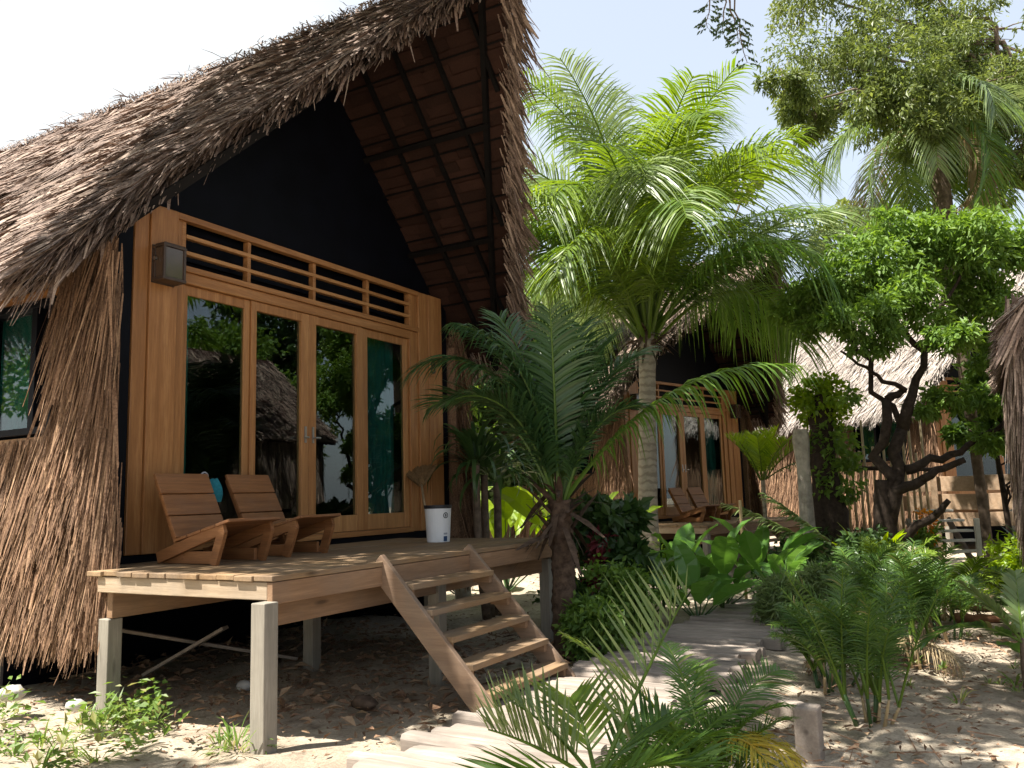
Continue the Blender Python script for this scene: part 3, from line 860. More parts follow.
# broom, head up, leaning on the facade
br = thing('broom', 'straw broom leaning bristles up beside the white bucket', 'broom', (2.86, -0.86, DECK))
top = np.array((3.68 - 2.86, -0.16 + 0.86, 0.68)); bot = np.array((0, 0, 0.012))
m = MB(); m.tube([bot, bot + (top - bot) * 0.93], [0.014, 0.012], 10); m.smooth = True; m.build('handle', 'broom_stick', br)
m = MB(); m.tube([bot, bot + (top - bot) * 0.06], [0.0165, 0.0165], 10); m.build('red_cap', 'red_plastic', br)
m = MB(); ax = unit(top - bot); sd = unit(np.cross(ax, np.array((0.6, 0.8, 0.0)))); sd = unit(np.cross(ax, unit(CAM - np.array((2.86, -0.86, DECK)) - top)))
n = 800
spread = rng.uniform(-1, 1, n)
root = bot + (top - bot) * 0.86 + sd * (spread * 0.03)[:, None] + rng.normal(0, 0.006, (n, 3))
d = ax + sd * (spread * 0.46)[:, None] + rng.normal(0, 0.02, (n, 3))
strand_strips(m, root, d, np.repeat(np.cross(ax, sd)[None], n, 0), rng.uniform(0.34, 0.42, n), rng.uniform(0.008, 0.014, n), 0.0, 0.0, 0.8)
m.build('bristles', 'broom_bristle', br)
m = MB(); m.tube([bot + (top - bot) * 0.85, bot + (top - bot) * 0.95], [0.03, 0.036], 12); m.build('binding', 'broom_bristle', br)

# ------------------------------------------------------------------ the other bungalows
AZ2 = math.radians(-15.5)
b2 = copy_tree(bung, skip=()); b2.rotation_euler[2] = AZ2; b2.location = (11.33, 0.38, -0.18)
b2['label'] = 'second bungalow, glass doors and chairs in view behind the coconut palm trunk'
b2['group'] = 'bungalows'; bung['group'] = 'bungalows'
c3 = copy_tree(chair); c3.location = on(b2, 0.95, -0.85, DECK); c3.rotation_euler[2] = AZ2 + 0.1
c3['label'] = 'sunlit slatted chair on the far deck beside the coconut palm trunk'
c4 = copy_tree(chair); c4.location = on(b2, 1.75, -0.75, DECK); c4.rotation_euler[2] = AZ2
c4['label'] = 'shaded dark brown chair on the far deck, below the far glass doors'
for x, lb in ((0.285, 'box lamp on the left board of the second bungalow, mostly behind palm fronds'), (4.10, 'box lamp on the right board of the second bungalow')):
    l = copy_tree(lamp); l.location = on(b2, x, -0.057, 3.40); l.rotation_euler[2] = AZ2; l['label'] = lb

b3 = copy_tree(bung); AZ3 = math.radians(-39); b3.rotation_euler[2] = AZ3
tip = P(928, 18.8)
b3.location = (0, 0, 0)
lx, ly = -0.70, -0.35
b3.location = (tip[0] - (lx * math.cos(AZ3) - ly * math.sin(AZ3)), tip[1] - (lx * math.sin(AZ3) + ly * math.cos(AZ3)), 0.0)
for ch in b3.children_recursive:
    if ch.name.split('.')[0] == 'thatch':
        ch.material_slots[0].link = 'OBJECT'; ch.material_slots[0].material = MATS['roof_thatch_sunlit']
b3['label'] = 'third bungalow, pale sunlit thatch slope showing behind the leafy spreading tree'


def thatched_hut():
    """neighbouring hut south of the path; its north-west corner shows at the right edge"""
    t = thing('thatched_hut', 'hut cut by the right edge of the photo, only a shaggy thatched corner showing', 'hut', (3.85, -6.20, 0), 0, 'bungalows')
    # local: wall corner at the origin, west wall along -y, north wall along +x
    LX, LY, ZE, ZR = 5.2, 3.6, 2.75, 4.5
    w = MB(); w.span((0.0, -0.06, 0.3), (LX, 0.0, ZE)); w.span((0.0, -LY, 0.3), (0.06, -0.062, ZE)); w.span((LX - 0.06, -LY, 0.3), (LX, -0.062, ZE)); w.span((0.062, -LY, 0.3), (LX - 0.062, -LY + 0.06, ZE))
    wo_ = w.build('wall', 'dark_timber', t)
    g = MB(); g.add([(0.03, -0.1, ZE), (0.03, -LY + 0.1, ZE), (0.03, -LY / 2, ZR - 0.15), (0.08, -0.1, ZE), (0.08, -LY + 0.1, ZE), (0.08, -LY / 2, ZR - 0.15)], [(0, 1, 4, 3), (1, 2, 5, 4), (2, 0, 3, 5)], [(0, 2, 1), (3, 4, 5)]); g.build('gable', 'dark_timber', t)
    st = MB()
    for z, L0 in ((2.85, 1.0), (2.5, 1.0), (2.1, 0.95), (1.75, 0.9), (1.45, 0.8), (1.2, 0.75)):
        n = 900
        x = rng.uniform(-0.05, LX, n); L = L0 * rng.uniform(0.4, 1, n)
        d = np.stack([rng.normal(0, 0.08, n), rng.uniform(0.0, 0.08, n), -np.ones(n)], 1)
        strand_strips(st, np.stack([x, rng.uniform(0.0, 0.05, n), z + rng.normal(0, 0.06, n)], 1), d, np.repeat([[0, 1.0, 0.1]], n, 0), L, rng.uniform(0.01, 0.03, n), 0, rng.uniform(0, 0.05, n), 0.3)
        n = 800; y = rng.uniform(-LY, 0.06, n); y = np.where(rng.random(n) < 0.4, rng.uniform(-0.5, 0.06, n), y)
        d = np.stack([-rng.uniform(0.0, 0.14, n), rng.normal(0, 0.08, n), -np.ones(n)], 1)
        strand_strips(st, np.stack([-rng.uniform(0.0, 0.06, n), y, z + rng.normal(0, 0.06, n)], 1), d, np.repeat([[-1.0, 0, 0.1]], n, 0), L0 * rng.uniform(0.4, 1, n), rng.uniform(0.01, 0.03, n), 0, rng.uniform(0, 0.05, n), 0.3)
    st.build('wall_thatch', 'roof_thatch', wo_)
    slope = (ZR - ZE) / (LY / 2); cs = 1 / math.hypot(1, slope); sn = slope * cs
    core = MB(); rt = MB()
    for sg in (1, -1):
        y0 = -LY / 2; ye = y0 + sg * (LY / 2 + 0.12); ze = ZE + 0.12 - 0.12 * slope
        V = [(-0.22, y0, ZR + 0.1), (LX + 0.3, y0, ZR + 0.1), (LX + 0.3, ye, ze), (-0.16, ye, ze)]
        core.add(V + [(a, b, c - 0.16) for a, b, c in V], [(0, 1, 2, 3), (7, 6, 5, 4), (0, 3, 7, 4), (1, 5, 6, 2), (3, 2, 6, 7)])
        down = np.array([0, sg * cs, -sn]); no = np.array([0, sg * sn, cs]); Ls = (LY / 2 + 0.12) / cs
        for i in range(36):
            n = 480 if sg > 0 else 200; s_ = Ls * (i + 0.3) / 36 + rng.normal(0, 0.05, n); x = rng.uniform(-0.24, LX + 0.3, n)
            rt_ = np.stack([x, y0 + sg * cs * s_, ZR + 0.1 - sn * s_ - 0.02], 1) + no * rng.uniform(-0.03, 0.02, n)[:, None]
            Lr = np.minimum(rng.uniform(0.2, 0.5, n), np.maximum(0.12, Ls - s_ + 0.10))
            strand_strips(rt, rt_, down + np.stack([rng.normal(0, 0.16, n), np.zeros(n), np.zeros(n)], 1), np.repeat(no[None], n, 0), Lr, rng.uniform(0.008, 0.024, n), 0.02, np.clip(rng.normal(0.03, 0.03, n), -0.01, 0.12))
        n = 700; s_ = rng.uniform(0, Ls, n)
        rt_ = np.stack([rng.uniform(-0.26, -0.1, n), y0 + sg * cs * s_, ZR + 0.08 - sn * s_ - rng.uniform(0, 0.15, n)], 1)
        strand_strips(rt, rt_, down * 0.6 + np.stack([rng.uniform(-0.35, 0.05, n), np.zeros(n), rng.uniform(-0.9, -0.2, n)], 1), np.repeat([[-1.0, 0, 0.3]], n, 0), rng.uniform(0.15, 0.42, n), rng.uniform(0.01, 0.028, n))
    # drooping corner bundle
    n = 420
    rt_ = np.stack([rng.uniform(-0.2, 0.15, n), rng.uniform(-0.25, 0.10, n), rng.uniform(2.65, 2.95, n)], 1)
    strand_strips(rt, rt_, np.stack([rng.normal(-0.05, 0.12, n), rng.normal(0.02, 0.06, n), -np.ones(n)], 1), np.repeat([[-0.8, 0.5, 0.2]], n, 0), rng.uniform(0.15, 0.55, n), rng.uniform(0.01, 0.03, n))
    ro = core.build('roof', 'roof_under', t); rt.build('thatch', 'roof_thatch', ro)
    for x, y in ((0.02, -0.02),):
        p = MB(); p.tube([(x - 0.05, y + 0.02, -0.1), (x - 0.03, y + 0.03, 2.7)], 0.028, 8); p.smooth = True; p.build('corner_pole', 'bamboo', t)
    return t


thatched_hut()

# ------------------------------------------------------------------ ground
def ground():
    a = np.concatenate([np.linspace(-120, -14, 20), np.linspace(-13, 26, 150), np.linspace(28, 120, 20)])
    b = np.concatenate([np.linspace(-120, -16, 20), np.linspace(-15, 12, 120), np.linspace(14, 120, 20)])
    X, Y = np.meshgrid(a, b, indexing='ij')
    Z = 0.035 * np.sin(X * 1.3 + 1.1 * np.sin(Y * 0.9)) * np.cos(Y * 1.1 + 0.5) + 0.02 * np.sin(X * 3.1 + Y * 2.3) * np.sin(Y * 3.7 - X)
    Z += 0.012 * rng.normal(size=Z.shape)
    # left foreground rises a little beside the wall
    Z += 0.10 * np.exp(-((X + 1.6) ** 2 / 0.8 + (Y + 0.6) ** 2 / 3.0))
    Z -= 0.03
    na, nb = Z.shape
    m = MB(); idx = np.arange(na * nb).reshape(na, nb)
    q = np.stack([idx[:-1, :-1], idx[1:, :-1], idx[1:, 1:], idx[:-1, 1:]], -1).reshape(-1, 4)
    m.add(np.stack([X, Y, Z], -1).reshape(-1, 3), q); m.smooth = True
    g = m.build('ground', 'sand_ground'); tag(g, kind='structure')


ground()


# walkway of short timbers
def chamfer_log(mb, c, L, w, h, rz, tilt=0.0):
    """half-rounded slab lying along local y"""
    prof = [(-0.5, 0.0), (-0.49, 0.78), (-0.41, 0.95), (-0.12, 1.0), (0.12, 1.0), (0.41, 0.95), (0.49, 0.76), (0.5, 0.0)]
    prof = [(x + rnd.uniform(-0.02, 0.02), z * rnd.uniform(0.95, 1.05)) for x, z in prof]
    ny = 5; V = []
    for j in range(ny):
        y = (j / (ny - 1) - 0.5) * L
        jx = rnd.uniform(-0.01, 0.01); jz = rnd.uniform(-0.008, 0.008)
        for x, z in prof: V.append((x * w + jx, y, z * h + jz))
    k = len(prof); q = []
    for j in range(ny - 1):
        for i in range(k): q.append((j * k + i, j * k + (i + 1) % k, (j + 1) * k + (i + 1) % k, (j + 1) * k + i))
    V = np.array(V); t = []
    for i in range(1, k - 1): t.append((0, i + 1, i)); t.append(((ny - 1) * k, (ny - 1) * k + i, (ny - 1) * k + i + 1))
    V = V @ np.array(Euler((tilt, 0, rz)).to_matrix()).T + np.asarray(c)
    mb.add(V, q, t)


path = thing('path', None, None); tag(path, kind='structure')
x = -1.25; i = 0
while x < 8.6:
    w = rnd.choice((0.08, 0.10, 0.11, 0.12, 0.14, 0.17)) * rnd.uniform(0.9, 1.1)
    cy = -3.45 - 0.06 * max(0, x - 3) + rnd.uniform(-0.06, 0.06)
    L = rnd.uniform(1.02, 1.26)
    if x < 0.4: L -= 0.0
    m = MB(); chamfer_log(m, (x + w / 2, cy, 0.0), L, w - 0.008, rnd.uniform(0.075, 0.105), rnd.gauss(0, 0.03), rnd.gauss(0, 0.008))
    m.smooth = False
    m.build('plank', 'walk_wood', path)
    x += w; i += 1
for y in (-3.15, -3.85):
    m = MB(); m.span((-1.2, y - 0.05, -0.08), (8.6, y + 0.05, 0.02)); m.build('bearer', 'grey_wood_X', path)

# stub post and edge beam right of the path
sp = thing('edge_beam', 'weathered squared beam resting on a short post beside the yellowing palm clump', 'timber', (0.70, -4.87, 0))
m = MB(); m.box((0, 0, 0.065), (0.13, 0.13, 0.36)); m.build('short_post', 'grey_wood_X', sp, 0.012)
m = MB(); m.beam((0.06, 0.06, 0.19), (0.58, 0.60, 0.14), 0.10, 0.10); m.build('beam', 'grey_wood_X', sp, 0.012)


# ------------------------------------------------------------------ vegetation helpers
def build_multi(name, parts, parent=None, smooth=False):
    """parts: list of (MB, material) joined into ONE mesh with several material slots"""
    allm = MB(); mi = []
    for mb, mat in parts:
        v = np.concatenate(mb.v); q = np.concatenate(mb.q) if mb.q else None; t = np.concatenate(mb.t) if mb.t else None
        allm.add(v, q, t)
    me = allm.mesh(name)
    for mb, mat in parts: me.materials.append(MATS[mat])
    nq = [sum(len(a) for a in mb.q) for mb, _ in parts]; ntr = [sum(len(a) for a in mb.t) for mb, _ in parts]
    idx = np.concatenate([np.full(k, i) for i, k in enumerate(nq)] + [np.full(k, i) for i, k in enumerate(ntr)]).astype(np.int32)
    if len(idx) == len(me.polygons): me.polygons.foreach_set('material_index', idx)
    o = bpy.data.objects.new(name, me); COL.objects.link(o)
    if parent is not None: o.parent = parent
    return o


def frond_geo(base, az, elev, L, bend, leaflet=0.6, npairs=55, wid=0.036, droop=0.35, vee=0.25, start=0.16, rr=0.018, twist=0.0, fwd=0.55, ragged=0.12, bpow=1.4, azbend=0.0):
    """arching feather leaf -> (leaflets MB, rachis MB)"""
    K = 36; s = np.linspace(0, 1, K)
    th = elev - bend * s ** bpow
    a = az + azbend * s ** 1.5
    T = np.stack([np.cos(th) * np.cos(a), np.cos(th) * np.sin(a), np.sin(th)], 1)
    pts = np.concatenate([[np.zeros(3)], np.cumsum((T[:-1] + T[1:]) / 2 * (L / (K - 1)), 0)]) + np.asarray(base)
    rm = MB(); rm.tube(pts, rr * (1 - 0.85 * s) + 0.002, 5, True)
    lm = MB()
    t = np.linspace(0, 1, npairs) ** 0.95
    for sg in (-1, 1):
        tt = np.clip(t + rng.normal(0, 0.25 / npairs, npairs), 0, 1)
        ss = start + (0.995 - start) * tt
        P0 = np.stack([np.interp(ss, s, pts[:, k]) for k in range(3)], 1)
        Tn = unit(np.stack([np.interp(ss, s, T[:, k]) for k in range(3)], 1))
        aa = np.interp(ss, s, a)
        sd = np.stack([-np.sin(aa), np.cos(aa), np.zeros(npairs)], 1)
        up = np.cross(Tn, sd); up *= np.sign(up[:, 2:3] + 1e-6) if False else 1
        tw = twist
        sd2 = sd * math.cos(tw) + up * math.sin(tw); up2 = up * math.cos(tw) - sd * math.sin(tw)
        prof = np.clip(np.sin(PI * (0.14 + 0.80 * tt)), 0.12, 1) ** 0.6
        ll = leaflet * prof * rng.uniform(1 - ragged, 1 + ragged * 0.5, npairs)
        d = unit(Tn * (fwd + 0.45 * tt[:, None]) + sd2 * sg + up2 * (vee + rng.normal(0, 0.06, (npairs, 1))))
        d += rng.normal(0, 0.03, d.shape)
        K2 = 5; ts = np.array([0, 0.25, 0.5, 0.75, 1.0])
        sec = P0[:, None, :] + d[:, None, :] * (ll[:, None] * ts)[..., None]
        dr = droop * ll * rng.uniform(0.6, 1.4, npairs)
        sec[..., 2] -= dr[:, None] * ts ** 2.2
        wd = unit(np.cross(d, up2)); wd = unit(wd + up2 * rng.normal(0.0, 0.35, (npairs, 1)))
        side = np.repeat(wd[:, None, :], K2, 1)
        w = wid / 2 * np.array([0.55, 1.0, 0.9, 0.62, 0.06])[None] * (0.6 + 0.4 * prof[:, None])
        lm.strips(sec, w, side)
    return lm, rm


def trunk_geo(pts, rad, n=14, wob=0.03, res=24):
    pts = np.asarray(pts, float); u = np.linspace(0, 1, len(pts)); uu = np.linspace(0, 1, res)
    # smooth interpolation
    from_pts = np.stack([np.interp(uu, u, pts[:, k]) for k in range(3)], 1)
    for _ in range(3): from_pts[1:-1] = (from_pts[:-2] + 2 * from_pts[1:-1] + from_pts[2:]) / 4
    rr = np.interp(uu, np.linspace(0, 1, len(rad)), rad)
    m = MB(); m.tube(from_pts, rr, n, True, wob); m.smooth = True
    return m


def palm(name, label, cat, base, trunk, radii, fronds, leafmat='palm_green', stem='palm_bright', bark='palm_bark', group=None, crown_fibre=True, trunk_wob=0.02):
    """trunk: list of local points; fronds: list of dicts"""
    t = thing(name, label, cat, base, 0, group)
    tr = trunk_geo(trunk, radii, 14, trunk_wob, 40).build('trunk', bark, t)
    top = np.asarray(trunk[-1], float)
    for f in fronds:
        f = dict(f); mat = f.pop('mat', leafmat); off = f.pop('off', 0.0)
        az = f['az']
        b = top + np.array([math.cos(az), math.sin(az), 0]) * (0.05 + off) + np.array([0, 0, f.pop('dz', 0.0)])
        lm, rm = frond_geo(base=b, **f)
        build_multi('frond', [(lm, mat), (rm, stem)], t)
    if crown_fibre:
        m = MB(); n = 46
        an = rng.uniform(0, 2 * PI, n)
        root = top + np.stack([np.cos(an) * radii[-1], np.sin(an) * radii[-1], rng.uniform(-0.35, 0.1, n)], 1)
        d = np.stack([np.cos(an) * 0.6, np.sin(an) * 0.6, rng.uniform(-0.8, 0.9, n)], 1)
        strand_strips(m, root, d, np.stack([np.cos(an), np.sin(an), np.zeros(n) + 0.2], 1), rng.uniform(0.15, 0.5, n), rng.uniform(0.03, 0.09, n), 0.08, 0.0, 0.3)
        m.build('crown_fibre', 'fibre', t)
    return t


def azc(deg):
    """azimuth given in the viewing frame: 0 = to the right, 90 = away, 180 = left, 270 = towards the viewer"""
    base = math.atan2(RT[1], RT[0])
    return base + math.radians(deg)


def blobs_leaves(clumps, L=(0.10, 0.16), W=(0.03, 0.05), up=0.5, droop=0.25, shell=0.55):
    """clumps: (centre, radius xyz, n) -> MB of leaf diamonds gathered in twigs"""
    mb = MB()
    for c, r, n in clumps:
        r = np.array([r, r, r * 0.8]) if np.isscalar(r) else np.asarray(r, float)
        c = np.asarray(c, float)
        nt = max(6, n // 9)
        u = unit(rng.normal(size=(nt, 3))); rad = rng.uniform(shell ** 3, 1, nt) ** (1 / 3)
        rad *= 1 + rng.normal(0, 0.10, nt)
        tw = c + u * rad[:, None] * r
        k = rng.integers(0, nt, n)
        cc = tw[k] + rng.normal(0, 0.09, (n, 3)) * r.mean() ** 0.5
        ax = u[k] * 0.6 + rng.normal(0, 0.6, (n, 3)); ax[:, 2] -= droop
        nm = rng.normal(0, 0.55, (n, 3)); nm[:, 2] += up + 0.4
        mb.leaves(cc, ax, nm, rng.uniform(*L, n), rng.uniform(*W, n) / 1.0)
    return mb


def split_clumps(cl, k, shrink, off, seed):
    r = np.random.default_rng(seed); out = []
    for c, rad, n in cl:
        rr = np.array([rad] * 3) if np.isscalar(rad) else np.asarray(rad, float)
        for _ in range(k):
            u = r.normal(size=3); u /= np.linalg.norm(u)
            f = r.uniform(0.6, 1.35) * shrink
            out.append((np.asarray(c) + u * rr * off * r.uniform(0.5, 1.2), tuple(rr * f), max(20, int(n / k * f / shrink))))
    return out


def branch(a, b, r0, r1, sag=0.0, wig=0.08, n=7, mb=None):
    a = np.asarray(a, float); b = np.asarray(b, float); s = np.linspace(0, 1, n)[:, None]
    p = a + (b - a) * s; L = np.linalg.norm(b - a)
    p[1:-1] += rng.normal(0, wig * L / 4, (n - 2, 3)); p[:, 2] += sag * L * np.sin(PI * s[:, 0])
    mb = mb or MB()
    mb.tube(p, np.linspace(r0, r1, n), 8, True, 0.05); mb.smooth = True
    return mb, p


def tree(name, label, cat, base, trunk_pts, trunk_r, clumps, mat, bark='bark_brown', L=(0.10, 0.16), W=(0.03, 0.05), group=None, up=0.5, droop=0.25, limbs=True, shell=0.5, twig_r=0.02):
    t = thing(name, label, cat, base, 0, group)
    m = trunk_geo(trunk_pts, trunk_r, 10, 0.05, 18)
    m.build('trunk', bark, t)
    if limbs:
        lb = MB(); top = np.asarray(trunk_pts[-1], float); mid = np.asarray(trunk_pts[len(trunk_pts) // 2], float)
        for c, r, n in clumps:
            st = top if rnd.random() < 0.7 else mid
            branch(st, np.asarray(c, float), trunk_r[-1] * 0.6, twig_r, 0.05, 0.25, 8, lb)
            rr = r if np.isscalar(r) else float(np.mean(r))
            for _ in range(4):
                e = np.asarray(c) + unit(rng.normal(size=3)) * rr * 0.8
                branch(c, e, twig_r, 0.006, 0, 0.3, 5, lb)
        lb.build('limbs', bark, t)
    blobs_leaves(clumps, L, W, up, droop, shell).build('crown', mat, t)
    return t


def crown_clumps(w, h, z0, n, leaves, seed, flat=1.0):
    r = np.random.default_rng(seed); out = []
    for i in range(n):
        u = unit(r.normal(size=3)); q = r.uniform(0.35, 1)
        c = np.array([u[0] * w * q, u[1] * w * q, z0 + h / 2 + u[2] * h / 2 * q])
        rad = r.uniform(0.28, 0.5) * min(w, h) * 0.9
        out.append((c, (rad, rad, rad * 0.75 * flat), leaves))
    return out


def strap_clump(n, L, W, elev=(40, 85), bend=(0.6, 1.5), base_r=0.05, K=7, z0=0.0, az=None, tip=0.05, prof=None):
    """rosette of strap-shaped leaves"""
    mb = MB()
    a = rng.uniform(0, 2 * PI, n) if az is None else np.asarray(az)
    th0 = np.radians(rng.uniform(*elev, n)); bd = rng.uniform(*bend, n); LL = rng.uniform(*L, n); WW = rng.uniform(*W, n)
    s = np.linspace(0, 1, K)
    th = th0[:, None] - bd[:, None] * s[None] ** 1.6
    T = np.stack([np.cos(th) * np.cos(a)[:, None], np.cos(th) * np.sin(a)[:, None], np.sin(th)], -1)
    sec = np.cumsum(T, 1) * (LL / K)[:, None, None]
    sec[..., 0] += (np.cos(a) * base_r)[:, None]; sec[..., 1] += (np.sin(a) * base_r)[:, None]; sec[..., 2] += z0
    side = np.stack([-np.sin(a), np.cos(a), np.zeros(n)], 1)
    tilt = rng.normal(0, 0.25, n)
    side = unit(side + np.array([0, 0, 1]) * tilt[:, None])
    p = np.interp(s, [0, 0.3, 0.65, 1], [0.55, 1, 0.85, tip]) if prof is None else np.interp(s, *prof)
    mb.strips(sec, WW[:, None] / 2 * p[None], np.repeat(side[:, None], K, 1))
    mb.smooth = True
    return mb


def paddle_leaf(L, W, elev, az, bend, stalk, z0=0.0, fold=0.18):
    """one broad leaf with a midrib fold on a stalk -> (blade MB, stalk MB)"""
    K = 9; s = np.linspace(0, 1, K)
    th = elev - bend * s ** 1.5
    st = np.array([math.cos(elev + 0.15) * math.cos(az), math.cos(elev + 0.15) * math.sin(az), math.sin(elev + 0.15)]) * stalk + np.array([0, 0, z0])
    T = np.stack([np.cos(th) * math.cos(az), np.cos(th) * math.sin(az), np.sin(th)], 1)
    mid = st + np.concatenate([[np.zeros(3)], np.cumsum(T[:-1] * L / (K - 1), 0)])
    side = np.array([-math.sin(az), math.cos(az), 0]); roll = rng.normal(0, 0.35)
    side = side * math.cos(roll) + np.array([0, 0, 1]) * math.sin(roll)
    w = W / 2 * np.sin(PI * np.clip(s * 0.93 + 0.04, 0, 1)) ** 0.75; w[0] = 0.01; w[-1] = 0.004
    nr = np.cross(T, side)
    wave = 0.012 * np.sin(s * 17 + rng.uniform(0, 6))
    a = mid - side * w[:, None] + nr * (w * fold * 2 * np.sign(nr[:, 2]) + wave)[:, None]
    b = mid + side * w[:, None] + nr * (w * fold * 2 * np.sign(nr[:, 2]) - wave)[:, None]
    V = np.stack([a, mid, b], 1).reshape(-1, 3); q = []
    for k in range(K - 1):
        q += [(3 * k, 3 * k + 1, 3 * k + 4, 3 * k + 3), (3 * k + 1, 3 * k + 2, 3 * k + 5, 3 * k + 4)]
    m = MB(); m.add(V, q)
    sm = MB(); sm.tube(np.linspace(np.array([0, 0, z0]), st, 4), np.array([0.013, 0.011, 0.009, 0.007]), 6)
    return m, sm


def paddle_plant(name, label, cat, base, n, L, W, stalk, mat='paddle_green', group=None, elev=(25, 80)):
    t = thing(name, label, cat, base, rnd.uniform(0, 6), group)
    for i in range(n):
        m, sm = paddle_leaf(rnd.uniform(*L), rnd.uniform(*W), math.radians(rnd.uniform(*elev)), i * 2.4 + rnd.uniform(-0.4, 0.4), rnd.uniform(0.3, 1.1), rnd.uniform(*stalk))
        build_multi('leaf', [(m, mat), (sm, 'strap_green')], t)
    return t


def areca(name, label, base, n, L, stem_h, mat='areca_green', group=None, elev=(45, 85), leaflet=0.30, npairs=26, wid=0.020, spread=0.12, stems=7, dead=0, bend=(0.7, 1.5)):
    """clumping palm: thin cane stems, feather leaves from the top of each"""
    t = thing(name, label, 'palm clump', base, 0, group)
    tops = []
    for i in range(stems):
        a = rnd.uniform(0, 2 * PI); r0 = rnd.uniform(0.2, 1) * spread; h = stem_h * rnd.uniform(0.6, 1.1)
        m = MB(); p0 = np.array([math.cos(a) * r0, math.sin(a) * r0, -0.03]); p1 = p0 * np.array([1.6, 1.6, 0]) + np.array([0, 0, h])
        m.tube(np.linspace(p0, p1, 5), [0.013, 0.011, 0.010, 0.009, 0.007], 7); m.smooth = True
        m.build('cane', 'bamboo' if i % 3 == 0 else 'strap_green', t); tops.append(p1)
    for i in range(n):
        tp = tops[i % len(tops)]
        az = i * 2.399 + rnd.uniform(-0.3, 0.3)
        lm, rm = frond_geo(tp, az, math.radians(rnd.uniform(*elev)), rnd.uniform(*L), rnd.uniform(*bend), leaflet * rnd.uniform(0.85, 1.1), npairs, wid, 0.35, 0.35, 0.22, 0.007, rnd.uniform(-0.4, 0.4))
        build_multi('frond', [(lm, mat), (rm, 'palm_bright')], t)
    for i in range(dead):
        tp = tops[i % len(tops)]
        lm, rm = frond_geo(tp * np.array([1, 1, 0.7]), i * 2.1, 0.3, L[0] * 0.8, 2.0, leaflet * 0.7, 18, wid * 0.8, 0.8)
        build_multi('dry_frond', [(lm, 'palm_dry'), (rm, 'palm_dry')], t)
    return t


R_ = math.radians
# ------------------------------------------------------------------ coconut palm in the middle
D = 13.5
base = P(645, D); topz = Zat(332, D, 655)
tp = P(655, D)[:2] - base[:2]
fr = []
for i in range(27):
    u = i / 26
    e = 88 - 40 * u ** 1.2
    fr.append(dict(az=azc(i * 137.5 + 40), elev=R_(e + rnd.uniform(-4, 4)), L=rnd.uniform(4.3, 5.0) - 0.8 * u, bend=0.75 + 1.55 * u ** 0.8 + rnd.uniform(-0.15, 0.25), leaflet=1.22, npairs=100, wid=0.031, droop=0.45 + 0.35 * u, rr=0.035, twist=rnd.uniform(-0.4, 0.4), start=0.2, bpow=1.8,
                   mat=('palm_bright', 'palm_green', 'palm_bright', 'palm_green', 'palm_silver')[i % 5], dz=-0.25 * u))
# fronds that read clearly in the photograph
for a, e, L, b, mt, tw in ((262, 80, 4.3, 2.7, 'palm_silver', 0.2), (228, 84, 4.2, 2.9, 'palm_bright', -0.3), (280, 86, 4.6, 2.2, 'palm_bright', 0.1), (2, 48, 4.6, 1.0, 'palm_silver', 0.5), (10, 60, 4.7, 1.6, 'palm_bright', 0.3),
                       (354, 40, 4.4, 1.0, 'palm_silver', 0.4), (178, 62, 4.2, 1.9, 'palm_green', 0.0), (195, 52, 3.9, 1.7, 'palm_green', 0.3), (170, 72, 4.5, 1.3, 'palm_silver', 0.0), (30, 76, 4.9, 1.1, 'palm_silver', 0.2), (100, 86, 5.2, 0.5, 'palm_silver', 0.1), (150, 80, 5.1, 0.7, 'palm_green', 0.2), (60, 83, 5.1, 0.7, 'palm_bright', 0.2), (200, 84, 4.9, 1.0, 'palm_bright', 0.2)):
    fr.append(dict(az=azc(a), elev=R_(e), L=L, bend=b, leaflet=1.22, npairs=105, wid=0.031, droop=0.62, rr=0.035, twist=tw, start=0.18, mat=mt, bpow=1.8))
palm('coconut_palm', 'tall coconut palm with pale ringed trunk and big sunlit crown, middle of the view', 'palm tree', base,
     [(0, 0, -0.1), (tp[0] * 0.15, tp[1] * 0.15, topz * 0.3), (tp[0] * 0.6, tp[1] * 0.6, topz * 0.7), (tp[0], tp[1], topz)], [0.22, 0.165, 0.145, 0.135, 0.14], fr, 'palm_bright', 'palm_bright', group='palms')

# young palm in the shade at the deck's right end
D = 7.75
base = P(560, D); fr = []
th_ = Zat(500, D, 556)
spec = [(262, 88, 1.75, 0.25, 0.42), (192, 84, 2.0, 1.3, 0.46), (182, 77, 2.1, 1.95, 0.46), (168, 80, 1.9, 0.9, 0.48), (150, 82, 1.9, 0.5, 0.5), (30, 80, 1.75, 0.7, 0.48), (352, 53, 2.6, 1.12, 0.38), (12, 76, 1.7, 1.0, 0.45),
        (205, 72, 1.5, 1.7, 0.42), (172, 68, 1.7, 1.8, 0.42), (60, 80, 1.85, 0.5, 0.48), (340, 70, 1.2, 1.3, 0.36)]
for i, (a, e, L, b, lf) in enumerate(spec):
    fr.append(dict(az=azc(a), elev=R_(e), L=L, bend=b, leaflet=lf * 1.42, npairs=76, wid=0.024, droop=0.85 if a == 352 else 0.6 if a in (182, 192) else 0.30, rr=0.02, twist=rnd.uniform(-0.25, 0.25), start=0.14, bpow=1.5 if a == 352 else 2.3, mat='palm_deep' if a != 352 else 'palm_green'))
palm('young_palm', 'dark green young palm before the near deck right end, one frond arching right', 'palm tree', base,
     [(0, 0, -0.1), (0.01, 0, th_ * 0.5), (-0.02, 0, th_)], [0.125, 0.11, 0.10, 0.10], fr, 'palm_deep', 'palm_green', 'fibre', group='palms', trunk_wob=0.10)

